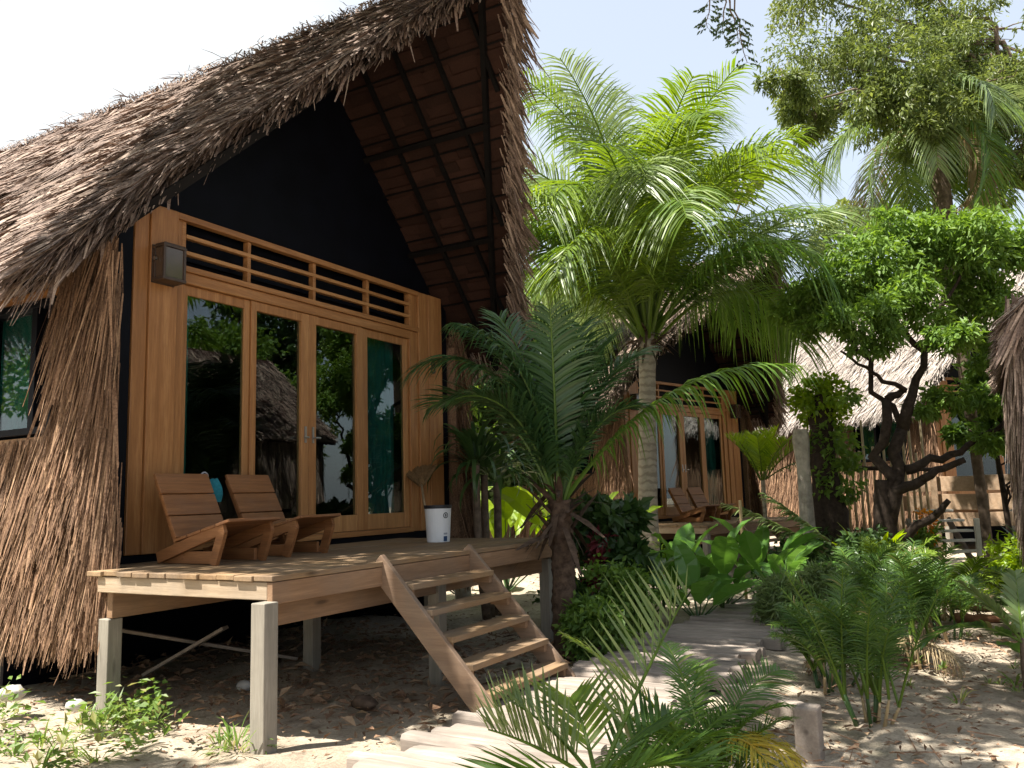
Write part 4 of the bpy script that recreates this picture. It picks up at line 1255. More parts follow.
# far coconut palm under the feathery tree, upper right
D = 13.7
base = P(980, D); topz = Zat(100, D, 960); fr = []
for i in range(15):
    e = 32 - 75 * (i / 14)
    fr.append(dict(az=azc(i * 137.5), elev=R_(e), L=rnd.uniform(2.1, 2.8), bend=rnd.uniform(1.7, 2.5), leaflet=0.65, npairs=60, wid=0.026, droop=0.6, rr=0.025, twist=rnd.uniform(-0.5, 0.5), mat=('palm_silver', 'palm_bright', 'palm_silver', 'palm_green', 'palm_silver', 'palm_bright', 'palm_dry')[i % 7]))
palm('coconut_palm', 'coconut palm under the feathery tree at upper right, pale fronds hanging round its trunk', 'palm tree', base,
     [(0, 0, -0.1), (-0.12, 0.1, topz * 0.5), (-0.3, 0.2, topz)], [0.07, 0.09, 0.14, 0.17], fr, bark='bark_brown', group='palms')
# small palm against the third bungalow
D = 15.5
base = P(762, D); topz = Zat(480, D, 760); fr = []
for i in range(9):
    fr.append(dict(az=azc(i * 40 + 10), elev=R_(86 - 4 * i), L=1.0, bend=0.6, leaflet=0.42, npairs=26, wid=0.026, droop=0.1, vee=0.6, rr=0.012, mat='tree_lime'))
fr.append(dict(az=azc(0), elev=R_(35), L=1.7, bend=1.3, leaflet=0.4, npairs=30, wid=0.03, droop=0.6, rr=0.012, mat='palm_green'))
palm('small_palm', 'small bright fan of palm leaves on a thin stem right of the second bungalow front', 'palm tree', base, [(0, 0, -0.1), (0, 0, topz * 0.5), (0, 0, topz)], [0.05, 0.04, 0.04], fr, crown_fibre=False, group='palms')

# ------------------------------------------------------------------ spreading tree, centre right
D = 12.0
base = P(880, D)
def LP(x, y, d):   # local point of the spreading tree
    q = P(x, d); return np.array([q[0] - base[0], q[1] - base[1], Zat(y, d, x)])
t = thing('spreading_tree', 'low spreading tree with dark crooked limbs and bright leafy crown, centre right', 'tree', base)
m = trunk_geo([(0, 0, -0.15), LP(882, 560, D) * [1, 1, 0] + [0, 0, 0.25], LP(878, 520, D), LP(880, 480, D)], [0.27, 0.20, 0.14, 0.09], 12, 0.08, 16)
m.build('trunk', 'bark_dark', t)
lb = MB()
lims = [((880, 530, D), (905, 430, D), (935, 350, D + 0.2), 0.15, 0.06), ((880, 500, D), (920, 480, D - 0.2), (965, 460, D - 0.3), 0.11, 0.05), ((905, 470, D), (950, 455, D), (1000, 430, D), 0.09, 0.04),
        ((882, 545, D), (930, 515, D - 0.3), (945, 500, D - 0.4), 0.09, 0.045), ((880, 500, D), (892, 400, D + 0.1), (912, 390, D), 0.11, 0.05), ((912, 390, D), (880, 372, D - 0.2), (850, 350, D - 0.2), 0.05, 0.02), ((935, 350, D + 0.2), (960, 300, D), (990, 250, D), 0.06, 0.02),
        ((935, 350, D + 0.2), (900, 310, D + 0.4), (860, 270, D + 0.3), 0.06, 0.02), ((905, 430, D), (860, 330, D + 0.8), (830, 290, D + 0.9), 0.06, 0.02), ((1000, 430, D), (1040, 380, D), (1060, 330, D), 0.05, 0.02)]
for a, b, c, r0, r1 in lims:
    pa, pb, pc = LP(*a), LP(*b), LP(*c)
    r0 *= 0.8; r1 *= 0.8
    branch(pa, pb, r0, (r0 + r1) / 2, 0, 0.14, 6, lb); branch(pb, pc, (r0 + r1) / 2, r1, 0, 0.14, 6, lb)
lb.build('limbs', 'bark_dark', t)
cl = []
for x, y, r, n, dd in ((850, 290, 0.62, 1500, 0), (820, 300, 0.5, 1100, 0.2), (880, 260, 0.65, 1600, 0), (920, 240, 0.7, 1700, 0.2), (960, 235, 0.7, 1700, 0), (1000, 225, 0.6, 1500, 0.1), (1020, 260, 0.7, 1500, 0), (900, 310, 0.6, 1400, -0.3), (845, 318, 0.36, 800, -0.2), (945, 300, 0.6, 1500, -0.2),
                    (990, 300, 0.65, 1500, 0.2), (880, 345, 0.28, 420, -0.2), (960, 345, 0.45, 900, -0.3), (1000, 350, 0.45, 900, 0.2), (826, 322, 0.3, 420, 0.1), (858, 395, 0.16, 110, 0), (990, 400, 0.35, 600, 0.1), (955, 400, 0.32, 500, 0), (985, 440, 0.3, 420, 0), (930, 410, 0.22, 240, 0), (1040, 300, 0.6, 900, 0), (1050, 240, 0.6, 900, 0)):
    cl.append((LP(x, y, D + dd * 2), (r, r, r * 0.72), n))
cl = [(c, tuple(np.array(r) * 0.88), int(n * 1.15)) for c, r, n in cl]
cl = split_clumps(cl, 4, 0.56, 0.75, 6)
blobs_leaves(cl, (0.06, 0.17), (0.014, 0.034), 0.5, 0.45, 0.2).build('crown', 'tree_bright', t)

# ------------------------------------------------------------------ feathery tree at upper right
D = 15.0
base = P(1130, D)
def LP2(x, y, d):
    q = P(x, d); return np.array([q[0] - base[0], q[1] - base[1], Zat(y, d, x)])
t = thing('feathery_tree', 'large feathery-leaved tree overhanging the upper right corner', 'tree', base)
trunk_geo([(0, 0, -0.2), (0.1, 0.1, 3.0), (0, 0, 6.0), (-0.3, 0.2, 9.0)], [0.42, 0.34, 0.3, 0.24], 12, 0.05, 20).build('trunk', 'bark_brown', t)
lb = MB(); cl = []
ends = [(812, 62), (838, 100), (870, 40), (900, 85), (985, 165), (960, 60), (1000, 100), (1015, 70), (980, 100), (1020, 170), (860, -40), (950, -40), (1040, 0), (1080, 120), (840, 85), (905, 35), (985, 30), (935, 95), (960, 130), (1000, 60), (1012, 130), (1045, 90), (1060, 150), (1000, 10), (1090, 60)]
for i, (x, y) in enumerate(ends):
    dd = D + rnd.uniform(-1.2, 0.8)
    e = LP2(x, y, dd)
    branch((-0.1, 0.1, 6.0 + 2.5 * rnd.random()), e, 0.07, 0.012, 0.12, 0.18, 10, lb)
    n = 2900
    r = 0.98 if y < 60 else 0.78
    if 790 < x < 850: r *= 0.55; n = 1900
    if y > 140: r *= 0.6; n = 1700
    cl.append((e, (r * 1.15, r * 1.15, r * 0.9), n))
    for _ in range(6):
        q = e + unit(rng.normal(size=3)) * r * np.array([1, 1, 0.8]); branch(e, q, 0.018, 0.005, 0, 0.2, 5, lb)
lb.build('limbs', 'bark_brown', t)
for x, y, dd, r in ((945, 55, 12.6, 0.55), (968, 92, 12.5, 0.5), (925, 95, 12.7, 0.45), (900, 60, 12.8, 0.5), (1000, 75, 12.6, 0.5), (945, 128, 12.6, 0.35), (975, 30, 12.6, 0.6)):
    e = LP2(x, y, dd); cl.append((e, (r, r, r * 1.1), 1300))
cl = split_clumps(cl, 6, 0.46, 0.85, 5)
blobs_leaves(cl, (0.07, 0.16), (0.010, 0.026), 0.35, 0.65, 0.15).build('crown', 'tree_olive', t)

# ------------------------------------------------------------------ overhead tree behind the viewpoint (its crown is shaped to shade chosen ground)
def shade_mask(gx, gy):
    """1 where the canopy is shaped to shade level ground"""
    n = np.sin(gx * 2.3 + 1.7 * np.sin(gy * 1.9)) * 0.5 + np.sin(gy * 2.9 + gx * 1.1 + 0.7) * 0.5
    front = (gy < -4.25 + 0.15 * n) & (gx > -2.2)
    deckz = (gx > 0.03) & (gx < 3.0) & (gy > -2.86) & (gy < -0.9)
    left = (gx < -0.80 + 0.08 * n) & (gy > -3.6) & (gy < -1.4) & (n > -0.35)
    pathw = (gx > 1.85 + 0.1 * n) & (gx < 9)
    s = front | deckz | left | pathw
    gaps = np.zeros_like(gx, bool)
    for cx, cy, r in ((1.05, -5.95, 0.32), (1.15, -5.55, 0.12), (0.55, -5.35, 0.2), (4.2, -5.45, 0.6), (3.4, -5.3, 0.3), (5.0, -5.5, 0.4), (0.35, -4.9, 0.22), (2.6, -3.5, 0.2), (3.6, -3.2, 0.15), (3.1, -4.0, 0.12), (0.9, -4.85, 0.10), (6.0, -4.4, 0.6), (8, -4.6, 0.8),
                      (-1.4, -2.2, 0.2), (-1.1, -1.9, 0.16), (0.9, -5.0, 0.10), (1.3, -4.6, 0.12), (2.2, -4.5, 0.15), (7, -5.6, 0.7)):
        gaps |= ((gx - cx) / 1.0) ** 2 + ((gy - cy) / 0.8) ** 2 < r * r
    return s & ~gaps


t = thing('shade_tree', 'shade tree behind the viewpoint, crown shaped for its shade, dark twig in the top edge', 'tree', (-7.2, -9.2, 0))
trunk_geo([(0, 0, -0.2), (0.15, 0.1, 2.5), (0.4, 0.5, 5.0), (0.9, 1.0, 6.6)], [0.45, 0.36, 0.3, 0.24], 12, 0.05, 20).build('trunk', 'bark_brown', t)
N = 60000
gx = rng.uniform(-2.6, 9.5, N); gy = rng.uniform(-8.0, -0.8, N); h = rng.uniform(6.6, 9.0, N)
ok = shade_mask(gx, gy)  # keeps only leaves whose shadow lands where shade is wanted
gx, gy, h = gx[ok], gy[ok], h[ok]
pos = np.stack([gx + SUN[0] / SUN[2] * h, gy + SUN[1] / SUN[2] * h, h], 1)
ok = ~in_frame(pos, 45); pos = pos[ok]
pos = pos[:26000]
loc = pos - np.array([-7.2, -9.2, 0])
n = len(loc)
ax = rng.normal(0, 1, (n, 3)); ax[:, 2] -= 0.3; nm = rng.normal(0, 0.4, (n, 3)); nm[:, 2] += 1
cm = MB(); cm.leaves(loc, ax, nm, rng.uniform(0.12, 0.22, n), rng.uniform(0.035, 0.06, n))
# hanging twig
D = 5.2
lbm = MB()
tw0 = P(800, D); tw0[2] = Zat(-60, D, 800)
p_top = P(745, D); p_top[2] = Zat(-30, D, 745)
off = np.array([-7.2, -9.2, 0])
cps = []
for (x0, y0, x1, y1) in ((757, -40, 752, 0), (768, -40, 776, 34), (762, -30, 768, 10), (742, -50, 736, -6)):
    a = P(x0, D); a[2] = Zat(y0, D, x0); b = P(x1, D + 0.05); b[2] = Zat(y1, D, x1)
    branch(a - off, b - off, 0.006, 0.002, 0, 0.12, 6, lbm)
    for u in np.linspace(0.35, 1, 7):
        p = a + (b - a) * u - off
        for sg in (-1, 1):
            k = 7
            v = unit(np.array([RT[0] * sg, RT[1] * sg, -0.55]) + rng.normal(0, 0.25, 3)); Lr = rnd.uniform(0.05, 0.09)
            lbm.tube([p, p + v * Lr], 0.0012, 4)
            cc = p + v * (Lr * np.linspace(0.25, 1, k))[:, None]
            ax = np.repeat(v[None], k, 0) * 0.6 + rng.normal(0, 0.25, (k, 3)) + np.array([0, 0, -0.5]); nm = rng.normal(0, 0.6, (k, 3)) + np.array([FW[0], FW[1], 0.3]) * -0.6
            cm.leaves(cc, ax, nm, rng.uniform(0.022, 0.038, k), rng.uniform(0.006, 0.010, k))
for tgt in ((1.5, 1.0, 7.2), (4.0, 2.4, 7.6), (6.8, 3.0, 8.0), (9.0, 4.5, 8.2), (3.0, 5.5, 8.0), (5.5, 6.5, 8.3), (8, 7.4, 8.4), (11, 4, 8.4), (2, 3.2, 7.4)):
    branch((0.8, 0.9, 6.2), tgt, 0.13, 0.03, 0.05, 0.15, 10, lbm)
branch((1.5, 1.0, 7.2), P(752, D) * [1, 1, 0] + [0, 0, Zat(-120, D, 752)] - off, 0.04, 0.012, 0.03, 0.1, 8, lbm)
for x0, y0 in ((757, -40), (768, -40), (762, -30), (742, -50)):
    a = P(x0, D); a[2] = Zat(y0, D, x0)
    branch(P(752, D) * [1, 1, 0] + [0, 0, Zat(-120, D, 752)] - off, a - off, 0.011, 0.006, 0, 0.05, 5, lbm)
lbm.build('limbs', 'bark_brown', t)
cm.build('crown', 'tree_dark', t)

# ------------------------------------------------------------------ trees seen only in the glass, south of the path
tree('broadleaf_tree', 'dense tree south of the path, reflected in the left glass doors', 'tree', (4.0, -15.0, 0), [(0, 0, -0.2), (0.1, 0, 2.2), (0, 0.2, 4)], [0.3, 0.22, 0.16], crown_clumps(3.2, 5.0, 2.6, 10, 900, 31), 'tree_dark', L=(0.14, 0.26), W=(0.05, 0.08))
tree('broadleaf_tree', 'tall tree far south-east of the path, above the others in the glass', 'tree', (19.0, -18.0, 0), [(0, 0, -0.2), (0.1, 0, 3.2), (0, 0.2, 6)], [0.35, 0.26, 0.2], crown_clumps(4.5, 9.0, 1.5, 14, 900, 35), 'tree_dark', L=(0.2, 0.36), W=(0.07, 0.12))
tree('broadleaf_tree', 'rounded tree behind the cut-off bungalow, reflected in the doors', 'tree', (10.0, -17.0, 0), [(0, 0, -0.2), (0.1, 0, 2.2), (0, 0.2, 4.5)], [0.3, 0.22, 0.16], crown_clumps(3.4, 5.5, 3.0, 10, 900, 32), 'tree_bright', L=(0.14, 0.26), W=(0.05, 0.08))
tree('broadleaf_tree', 'low dense tree south of the path, reflected in the second glass door', 'tree', (7.2, -12.4, 0), [(0, 0, -0.2), (0.1, 0, 1.4), (0, 0.2, 2.6)], [0.2, 0.16, 0.12], crown_clumps(2.2, 4.6, 1.2, 10, 900, 33), 'tree_bright', L=(0.10, 0.2), W=(0.03, 0.06))
tree('broadleaf_tree', 'wide tree south-east of the cut-off hut, reflected in the right glass door', 'tree', (13.5, -13.0, 0), [(0, 0, -0.2), (0.1, 0, 1.8), (0, 0.2, 3.2)], [0.25, 0.18, 0.14], crown_clumps(3.0, 5.2, 1.6, 10, 900, 34), 'tree_bright', L=(0.12, 0.22), W=(0.04, 0.07))
fr = [dict(az=i * 2.4, elev=R_(78 - 3.6 * i), L=rnd.uniform(3.2, 4), bend=rnd.uniform(1.2, 2), leaflet=0.7, npairs=40, wid=0.06, droop=0.45, rr=0.03) for i in range(16)]
palm('coconut_palm', 'coconut palm reflected in the third glass door', 'palm tree', (8.2, -11.5, 0), [(0, 0, -0.1), (0.1, 0.1, 3), (0.1, 0.1, 5.6)], [0.22, 0.17, 0.16], fr, group='palms')

tree('broadleaf_tree', 'dense tree west of the near bungalow, reflected in its side window', 'tree', (-7.5, 6.5, 0), [(0, 0, -0.2), (0.1, 0, 1.8), (0, 0.2, 3.4)], [0.28, 0.2, 0.15], crown_clumps(2.6, 5.6, 0.8, 12, 800, 41), 'tree_dark', L=(0.14, 0.26), W=(0.05, 0.08))
tree('broadleaf_tree', 'bushy tree far west of the near bungalow, beyond the one reflected in its window', 'tree', (-10.5, 12.0, 0), [(0, 0, -0.2), (0.1, 0, 1.8), (0, 0.2, 3.4)], [0.28, 0.2, 0.15], crown_clumps(3.4, 7.0, 0.8, 12, 800, 42), 'tree_bright', L=(0.14, 0.26), W=(0.05, 0.08))
tree('broadleaf_tree', 'tree to the left of the viewpoint, level with the deck', 'tree', (-11.0, 0.5, 0), [(0, 0, -0.2), (0.1, 0, 2.0), (0, 0.2, 4)], [0.3, 0.22, 0.16], crown_clumps(3.0, 6.0, 1.4, 12, 800, 43), 'tree_bright', L=(0.14, 0.26), W=(0.05, 0.08))

# ------------------------------------------------------------------ background trees
def bg(name, label, x, d, ytop, w, mat, seed, n=9, leaves=700, L=(0.16, 0.30), W=(0.05, 0.09), ybot=470, bark='bark_brown'):
    base = P(x, d); zt = Zat(ytop, d, x); zb = max(0.6, Zat(ybot, d, x))
    return tree(name, label, 'tree', base, [(0, 0, -0.2), (0.1, 0, zt * 0.3), (0, 0.1, zt * 0.6)], [0.25, 0.18, 0.12], crown_clumps(w, zt - zb, zb, n, leaves, seed), mat, bark, L, W, 'trees behind the bungalows')


bg('broadleaf_tree', 'olive tree crown showing behind the palm tips at the top middle', 742, 30, 165, 2.6, 'tree_olive', 1, 10, 900)
bg('broadleaf_tree', 'yellow-green tree behind the long arching palm frond', 850, 33, 190, 2.8, 'tree_olive', 2, 10, 800)
bg('broadleaf_tree', 'dark tree filling the gap between the near roof edge and the middle palm crown', 527, 18.5, 250, 2.2, 'tree_dark', 3, 12, 900)
bg('broadleaf_tree', 'green tree behind the second bungalow roof', 700, 30, 230, 3.6, 'tree_bright', 4, 10, 900)
bg('broadleaf_tree', 'bright leafy tree just right of the near roof edge', 540, 24, 300, 2.4, 'tree_bright', 5, 10, 800)
bg('broadleaf_tree', 'leafy tree behind the spreading tree at the right edge', 1010, 22, 215, 2.8, 'tree_bright', 6, 10, 900)
bg('broadleaf_tree', 'tall green tree beyond the third bungalow', 905, 32, 195, 3.4, 'tree_bright', 7, 10, 900)
tree('slender_tree', 'thin-stemmed leafy young tree in the shade before the board fence', 'tree', P(1004, 13.2), [(0, 0, -0.1), (-0.1, 0.05, 1.0), (-0.28, 0.1, 2.0)], [0.045, 0.04, 0.03], [(c + np.array([-0.25, 0.15, 0]), r, n) for c, r, n in crown_clumps(0.75, 1.8, 1.65, 9, 420, 8)], 'tree_bright', 'bark_dark', L=(0.10, 0.18), W=(0.025, 0.045))
bg('broadleaf_tree', 'dim tree far behind the young palm', 500, 17, 330, 1.9, 'tree_dark', 9, 10, 800, ybot=480)
bg('broadleaf_tree', 'distant tree closing the view beyond the path', 1080, 34, 300, 4.0, 'tree_dark', 10, 10, 800)

# slender dappled trunk beside the near bungalow's right wall
D = 11.5
base = P(462, D)
tree('slender_tree', 'slender pale dappled trunk with thin leaves right of the near bungalow wall', 'tree', base, [(0, 0, -0.1), (0.03, 0, 1.5), (0.0, 0.05, 3.0), (0.1, 0.1, 4.2)], [0.11, 0.09, 0.085, 0.06],
     [((0.3, 0.3, 3.0), 0.5, 260), ((0.2, -0.1, 2.2), 0.3, 150), ((0.5, 0.3, 3.8), 0.6, 300)], 'tree_bright', 'bark_pale', L=(0.12, 0.2), W=(0.03, 0.05))

# ------------------------------------------------------------------ planting in the middle distance
# drooping strap-leaved plant behind the deck
def strap_plant(name, label, cat, base, n, L, W, h, mat, elev=(10, 75), bend=(0.8, 2.0), stem_r=0.05, K=8, group=None, stems=1):
    t = thing(name, label, cat, base, 0, group)
    for i in range(stems):
        dx = rng.normal(0, 0.22, 2) if stems > 1 else np.zeros(2); hh = h * rnd.uniform(0.75, 1.05)
        m = trunk_geo([(dx[0] * 0.5, dx[1] * 0.5, -0.05), (dx[0], dx[1], hh * 0.5), (dx[0], dx[1], hh)], [stem_r, stem_r * 0.85, stem_r * 0.8], 8, 0.05, 8)
        m.build('stem', 'bark_brown', t)
        c = strap_clump(n // stems, L, W, elev, bend, stem_r * 0.6, K, hh)
        for v in c.v: v[:, 0] += dx[0]; v[:, 1] += dx[1]
        c.build('leaf_rosette', mat, t)
    return t


strap_plant('strap_leaf_plant', 'tall plant with hanging dark strap leaves behind the near deck', 'plant', P(492, 10.6), 110, (0.7, 1.15), (0.045, 0.07), 1.75, 'strap_green', (5, 85), (1.2, 2.6), 0.06, stems=3)
paddle_plant('broadleaf_plant', 'pale green backlit broad-leaved plant behind the white bucket', 'plant', P(462, 12.0), 12, (0.5, 0.8), (0.2, 0.32), (0.5, 1.1), 'tree_lime', 'broad-leaved plants')
paddle_plant('broadleaf_plant', 'lime green broad-leaved plant lit by sun behind the strap-leaved plant', 'plant', P(505, 12.6), 14, (0.5, 0.8), (0.2, 0.32), (0.5, 1.2), 'tree_lime', 'broad-leaved plants')
paddle_plant('broadleaf_plant', 'single large bright leaf plant left of the coconut palm trunk', 'plant', P(578, 11.6), 6, (0.55, 0.85), (0.30, 0.42), (0.7, 1.3), 'tree_lime', 'broad-leaved plants', (40, 85))
# dark shrubbery between young palm and coconut palm
def shrub(name, label, base, w, h, n, leaves, mat, seed, L, W, up=0.4, group='shrubs along the path', bark='bark_dark', cat='shrub'):
    t = thing(name, label, cat, base, 0, group)
    r = np.random.default_rng(seed); cl = []; lb = MB()
    for i in range(n):
        u = r.normal(size=3); u /= np.linalg.norm(u)
        c = np.array([u[0] * w * 0.6, u[1] * w * 0.6, h * (0.15 + 0.6 * r.random())]); rad = r.uniform(0.3, 0.55) * min(w, h)
        cl.append((c, (rad, rad, rad * 0.85), leaves)); branch((0, 0, -0.05), c, 0.018, 0.006, 0, 0.2, 6, lb)
    lb.build('stems', bark, t)
    blobs_leaves(cl, L, W, up, 0.25, 0.2).build('foliage', mat, t)
    return t


shrub('dark_shrub', 'tall dark glossy shrub between the young palm and the coconut palm trunk', P(608, 9.6), 0.55, 1.6, 9, 260, 'tree_dark', 11, (0.14, 0.24), (0.04, 0.07))
shrub('fine_shrub', 'fine-leaved green shrub behind the young palm, under the dark glossy shrub', P(605, 8.4), 0.50, 0.75, 9, 420, 'tree_bright', 12, (0.05, 0.09), (0.018, 0.03))
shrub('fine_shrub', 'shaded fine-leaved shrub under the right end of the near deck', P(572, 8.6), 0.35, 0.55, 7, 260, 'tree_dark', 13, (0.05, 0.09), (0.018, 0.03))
shrub('fine_shrub', 'fern-like green shrub hiding the foot of the young palm beside the path', P(592, 7.35), 0.34, 0.52, 9, 340, 'tree_bright', 21, (0.05, 0.10), (0.012, 0.022))
shrub('red_shrub', 'small shrub with reddish leaves beside the young palm trunk', P(592, 9.3), 0.22, 1.25, 6, 60, 'red_leaf', 14, (0.10, 0.18), (0.03, 0.05))
shrub('dark_shrub', 'dark shrub in the shade under the spreading tree', P(835, 11.2), 0.75, 0.85, 9, 380, 'tree_dark', 15, (0.06, 0.12), (0.02, 0.035))
shrub('dark_shrub', 'low dim shrub left of the third bungalow wall', P(790, 13.0), 0.6, 0.6, 7, 260, 'tree_dark', 16, (0.06, 0.12), (0.02, 0.035))
shrub('lime_shrub', 'sunlit low green shrub at the right edge of the far clearing', P(1028, 11.0), 0.8, 0.62, 9, 420, 'tree_lime', 17, (0.06, 0.12), (0.02, 0.035))
shrub('lime_shrub', 'bright low planting in front of the pale wooden steps', P(925, 10.6), 0.7, 0.32, 9, 300, 'tree_lime', 18, (0.06, 0.12), (0.014, 0.025))
shrub('fern_shrub', 'greyish soft-leaved bush at the far edge of the path', P(792, 8.6), 0.40, 0.70, 8, 520, 'palm_silver', 19, (0.08, 0.16), (0.008, 0.014))

for i, (x, d, n, L, W, st, lb) in enumerate((
        (672, 10.4, 9, (0.5, 0.75), (0.22, 0.30), (0.2, 0.5), 'big-leaved green plant just right of the coconut palm base'),
        (715, 10.2, 11, (0.55, 0.85), (0.22, 0.32), (0.25, 0.55), 'largest clump of paddle leaves, partly sunlit, below the far deck'),
        (752, 10.6, 11, (0.55, 0.85), (0.20, 0.30), (0.3, 0.6), 'clump of upright paddle leaves with one pale blade, right of the largest clump'),
        (690, 9.3, 9, (0.45, 0.7), (0.2, 0.28), (0.15, 0.35), 'shaded dark paddle-leaf clump at the edge of the path'),
        (640, 9.6, 8, (0.45, 0.65), (0.2, 0.28), (0.2, 0.5), 'shaded big-leaved plant left of the coconut palm base'),
        (775, 9.6, 8, (0.4, 0.65), (0.14, 0.2), (0.2, 0.45), 'narrow paddle-leaf clump beside the greyish bush'))):
    paddle_plant('broadleaf_plant', lb, 'plant', P(x, d), n, L, W, st, 'paddle_green', 'broad-leaved plants')
# spiky yellow-green plant
t = thing('bromeliad', 'upright yellow-green spiky plant at the coconut palm base', 'plant', P(657, 10.6), 0)
m = MB()
for k in range(11):
    c = strap_clump(8, (0.14, 0.22), (0.018, 0.028), (10, 60), (0.2, 0.9), 0.01, 5, 0.12 + k * 0.065); m.add(np.concatenate(c.v), np.concatenate(c.q))
m.build('leaves', 'tree_lime', t)
m = MB(); m.tube([(0, 0, -0.05), (0, 0, 0.9)], [0.02, 0.01], 6); m.build('stem', 'strap_green', t)

# bird's-nest fern and climbing plant on a stump
def fern(name, label, base, n, L, W, mat, elev=(35, 85), bend=(0.3, 1.1)):
    t = thing(name, label, 'fern', base, 0)
    strap_clump(n, L, W, elev, bend, 0.05, 9, 0.0, None, 0.1, ([0, 0.25, 0.6, 1], [0.35, 0.8, 1, 0.1])).build('leaves', mat, t)
    return t


z0 = Zat(520, 11.6, 868)
f = fern('birds_nest_fern', 'bright rosette of upright fern blades at the foot of the spreading tree', P(866, 11.5), 22, (0.6, 0.95), (0.09, 0.14), 'tree_lime'); f.location[2] = 0.18
st = thing('tree_stump', 'mossy pollarded stump wrapped in climbing leaves before the third bungalow', 'tree stump', P(826, 13.4))
h = Zat(395, 13.4, 826)
trunk_geo([(0.1, 0, -0.2), (0.02, 0, 0.8), (0.0, 0.05, h * 0.6), (-0.02, 0, h)], [0.36, 0.27, 0.20, 0.18], 12, 0.08, 18).build('trunk', 'bark_dark', st)
tl = MB(); a = P(803, 13.2) - P(826, 13.4)
tl.tube([np.array([a[0], a[1], -0.2]), np.array([a[0], a[1], Zat(470, 13.2, 803)]), np.array([a[0] * 1.02, a[1], Zat(440, 13.2, 803)]), np.array([a[0], a[1], Zat(430, 13.2, 803)])], [0.13, 0.10, 0.12, 0.10], 14, True, 0.13)
tl.build('pale_stem', 'bark_pale', st)
blobs_leaves([((0, 0, h - 0.05), 0.42, 600), ((0.15, 0, h - 0.25), 0.4, 450), ((-0.25, 0, h), 0.33, 350)], (0.08, 0.14), (0.025, 0.04)).build('sunlit_foliage', 'tree_lime', st)
blobs_leaves([((0.05, -0.1, h * 0.72), 0.42, 480), ((0, -0.15, h * 0.52), 0.38, 380), ((0.15, -0.1, h * 0.62), 0.36, 360)], (0.08, 0.14), (0.025, 0.045)).build('climbing_foliage', 'tree_bright', st)

# old palm leaf propped on the far planting
dp = thing('fallen_frond', 'old grey-green palm frond propped across the plants before the second bungalow deck', 'palm frond', P(835, 11.0, 0.0))
a_ = P(716, 11.0) - P(835, 11.0); z0 = Zat(548, 11, 835); z1 = Zat(488, 11, 716)
for k, (dz, dx) in enumerate(((0, 0), (-0.10, 0.10), (0.06, 0.25))):
    e = np.array([a_[0], a_[1], 0]) * (1 - dx); L = np.linalg.norm(e)
    lm, rm = frond_geo((0, 0, z0 + dz - 0.1), math.atan2(e[1], e[0]), math.atan2(z1 - z0, L) + 0.03 + 0.05 * k, L * 1.05, 0.15, 0.30, 30, 0.045, 0.5, 0.1, 0.1, 0.012, 0.2, 1.6)
    build_multi('blade', [(lm, 'palm_silver'), (rm, 'palm_dry')], dp)
m = MB(); m.tube([(0, 0, -0.1), (0, 0, z0 + 0.05)], 0.02, 6); m.build('prop', 'bark_brown', dp)
pv = P(738, 10.9) - P(835, 11.0); m = MB(); m.tube([(pv[0], pv[1], -0.1), (pv[0], pv[1], Zat(500, 10.9, 738))], 0.02, 6); m.build('prop', 'bamboo', dp)

# orange flowers by the steps
t = thing('orange_flowers', 'cluster of orange flowers left of the pale wooden steps', 'flowers', P(920, 12.6))
h = Zat(522, 12.6, 920)
blobs_leaves([((0, 0, h), (0.13, 0.13, 0.2), 160), ((0.08, 0, h - 0.25), 0.10, 60)], (0.05, 0.08), (0.02, 0.03)).build('petals', 'orange_petal', t)
blobs_leaves([((-0.1, 0, h * 0.5), (0.2, 0.2, 0.35), 260), ((-0.2, 0, h * 0.8), 0.2, 140)], (0.08, 0.14), (0.02, 0.035)).build('foliage', 'tree_bright', t)
lb = MB(); branch((0, 0, -0.05), (0, 0, h), 0.012, 0.006, 0, 0.1, 5, lb); branch((0, 0, -0.05), (-0.2, 0, h * 0.8), 0.012, 0.006, 0, 0.1, 5, lb); lb.build('stems', 'strap_green', t)

# ------------------------------------------------------------------ fence, steps and screens at the right
D = 15.0
fa = P(898, D + 1.2); fb = P(1050, D - 0.6); zt = Zat(476, D, 960); zb = Zat(527, D, 960)
fn = thing('board_fence', 'low fence of wide pale boards on dark posts at the right', 'fence', (fa[0], fa[1], 0))
dv = np.array([fb[0] - fa[0], fb[1] - fa[1], 0]); Lf = np.linalg.norm(dv); du = dv / Lf; nv = np.array([-du[1], du[0], 0])
H = (zt - zb)
for r_, (o0, o1) in enumerate(((0.70, 1.0), (0.33, 0.64), (0.0, 0.27))):
    for s0, s1 in ((0.0, 0.245), (0.25, 0.555), (0.56, 1.0)):
        if r_ == 2 and s0 == 0.0: continue
        a = du * Lf * s0; b = du * Lf * s1; zc = zb + H * (o0 + o1) / 2 + rnd.uniform(-0.015, 0.015)
        m = MB(); m.beam(a + [0, 0, zc], b + [0, 0, zc + rnd.uniform(-0.02, 0.02)], 0.03, H * (o1 - o0)); m.build('board', 'fence_wood', fn, 0.004)
for s0 in (0.0, 0.25, 0.558, 1.0):
    m = MB(); p = du * Lf * s0 - nv * 0.07 * (1 if nv @ np.array([*FW, 0]) > 0 else -1); m.box(p + [0, 0, zt / 2], (0.11, 0.11, zt + 0.3)); m.build('post', 'dark_timber' if s0 == 0.558 else 'fence_wood', fn, 0.005)

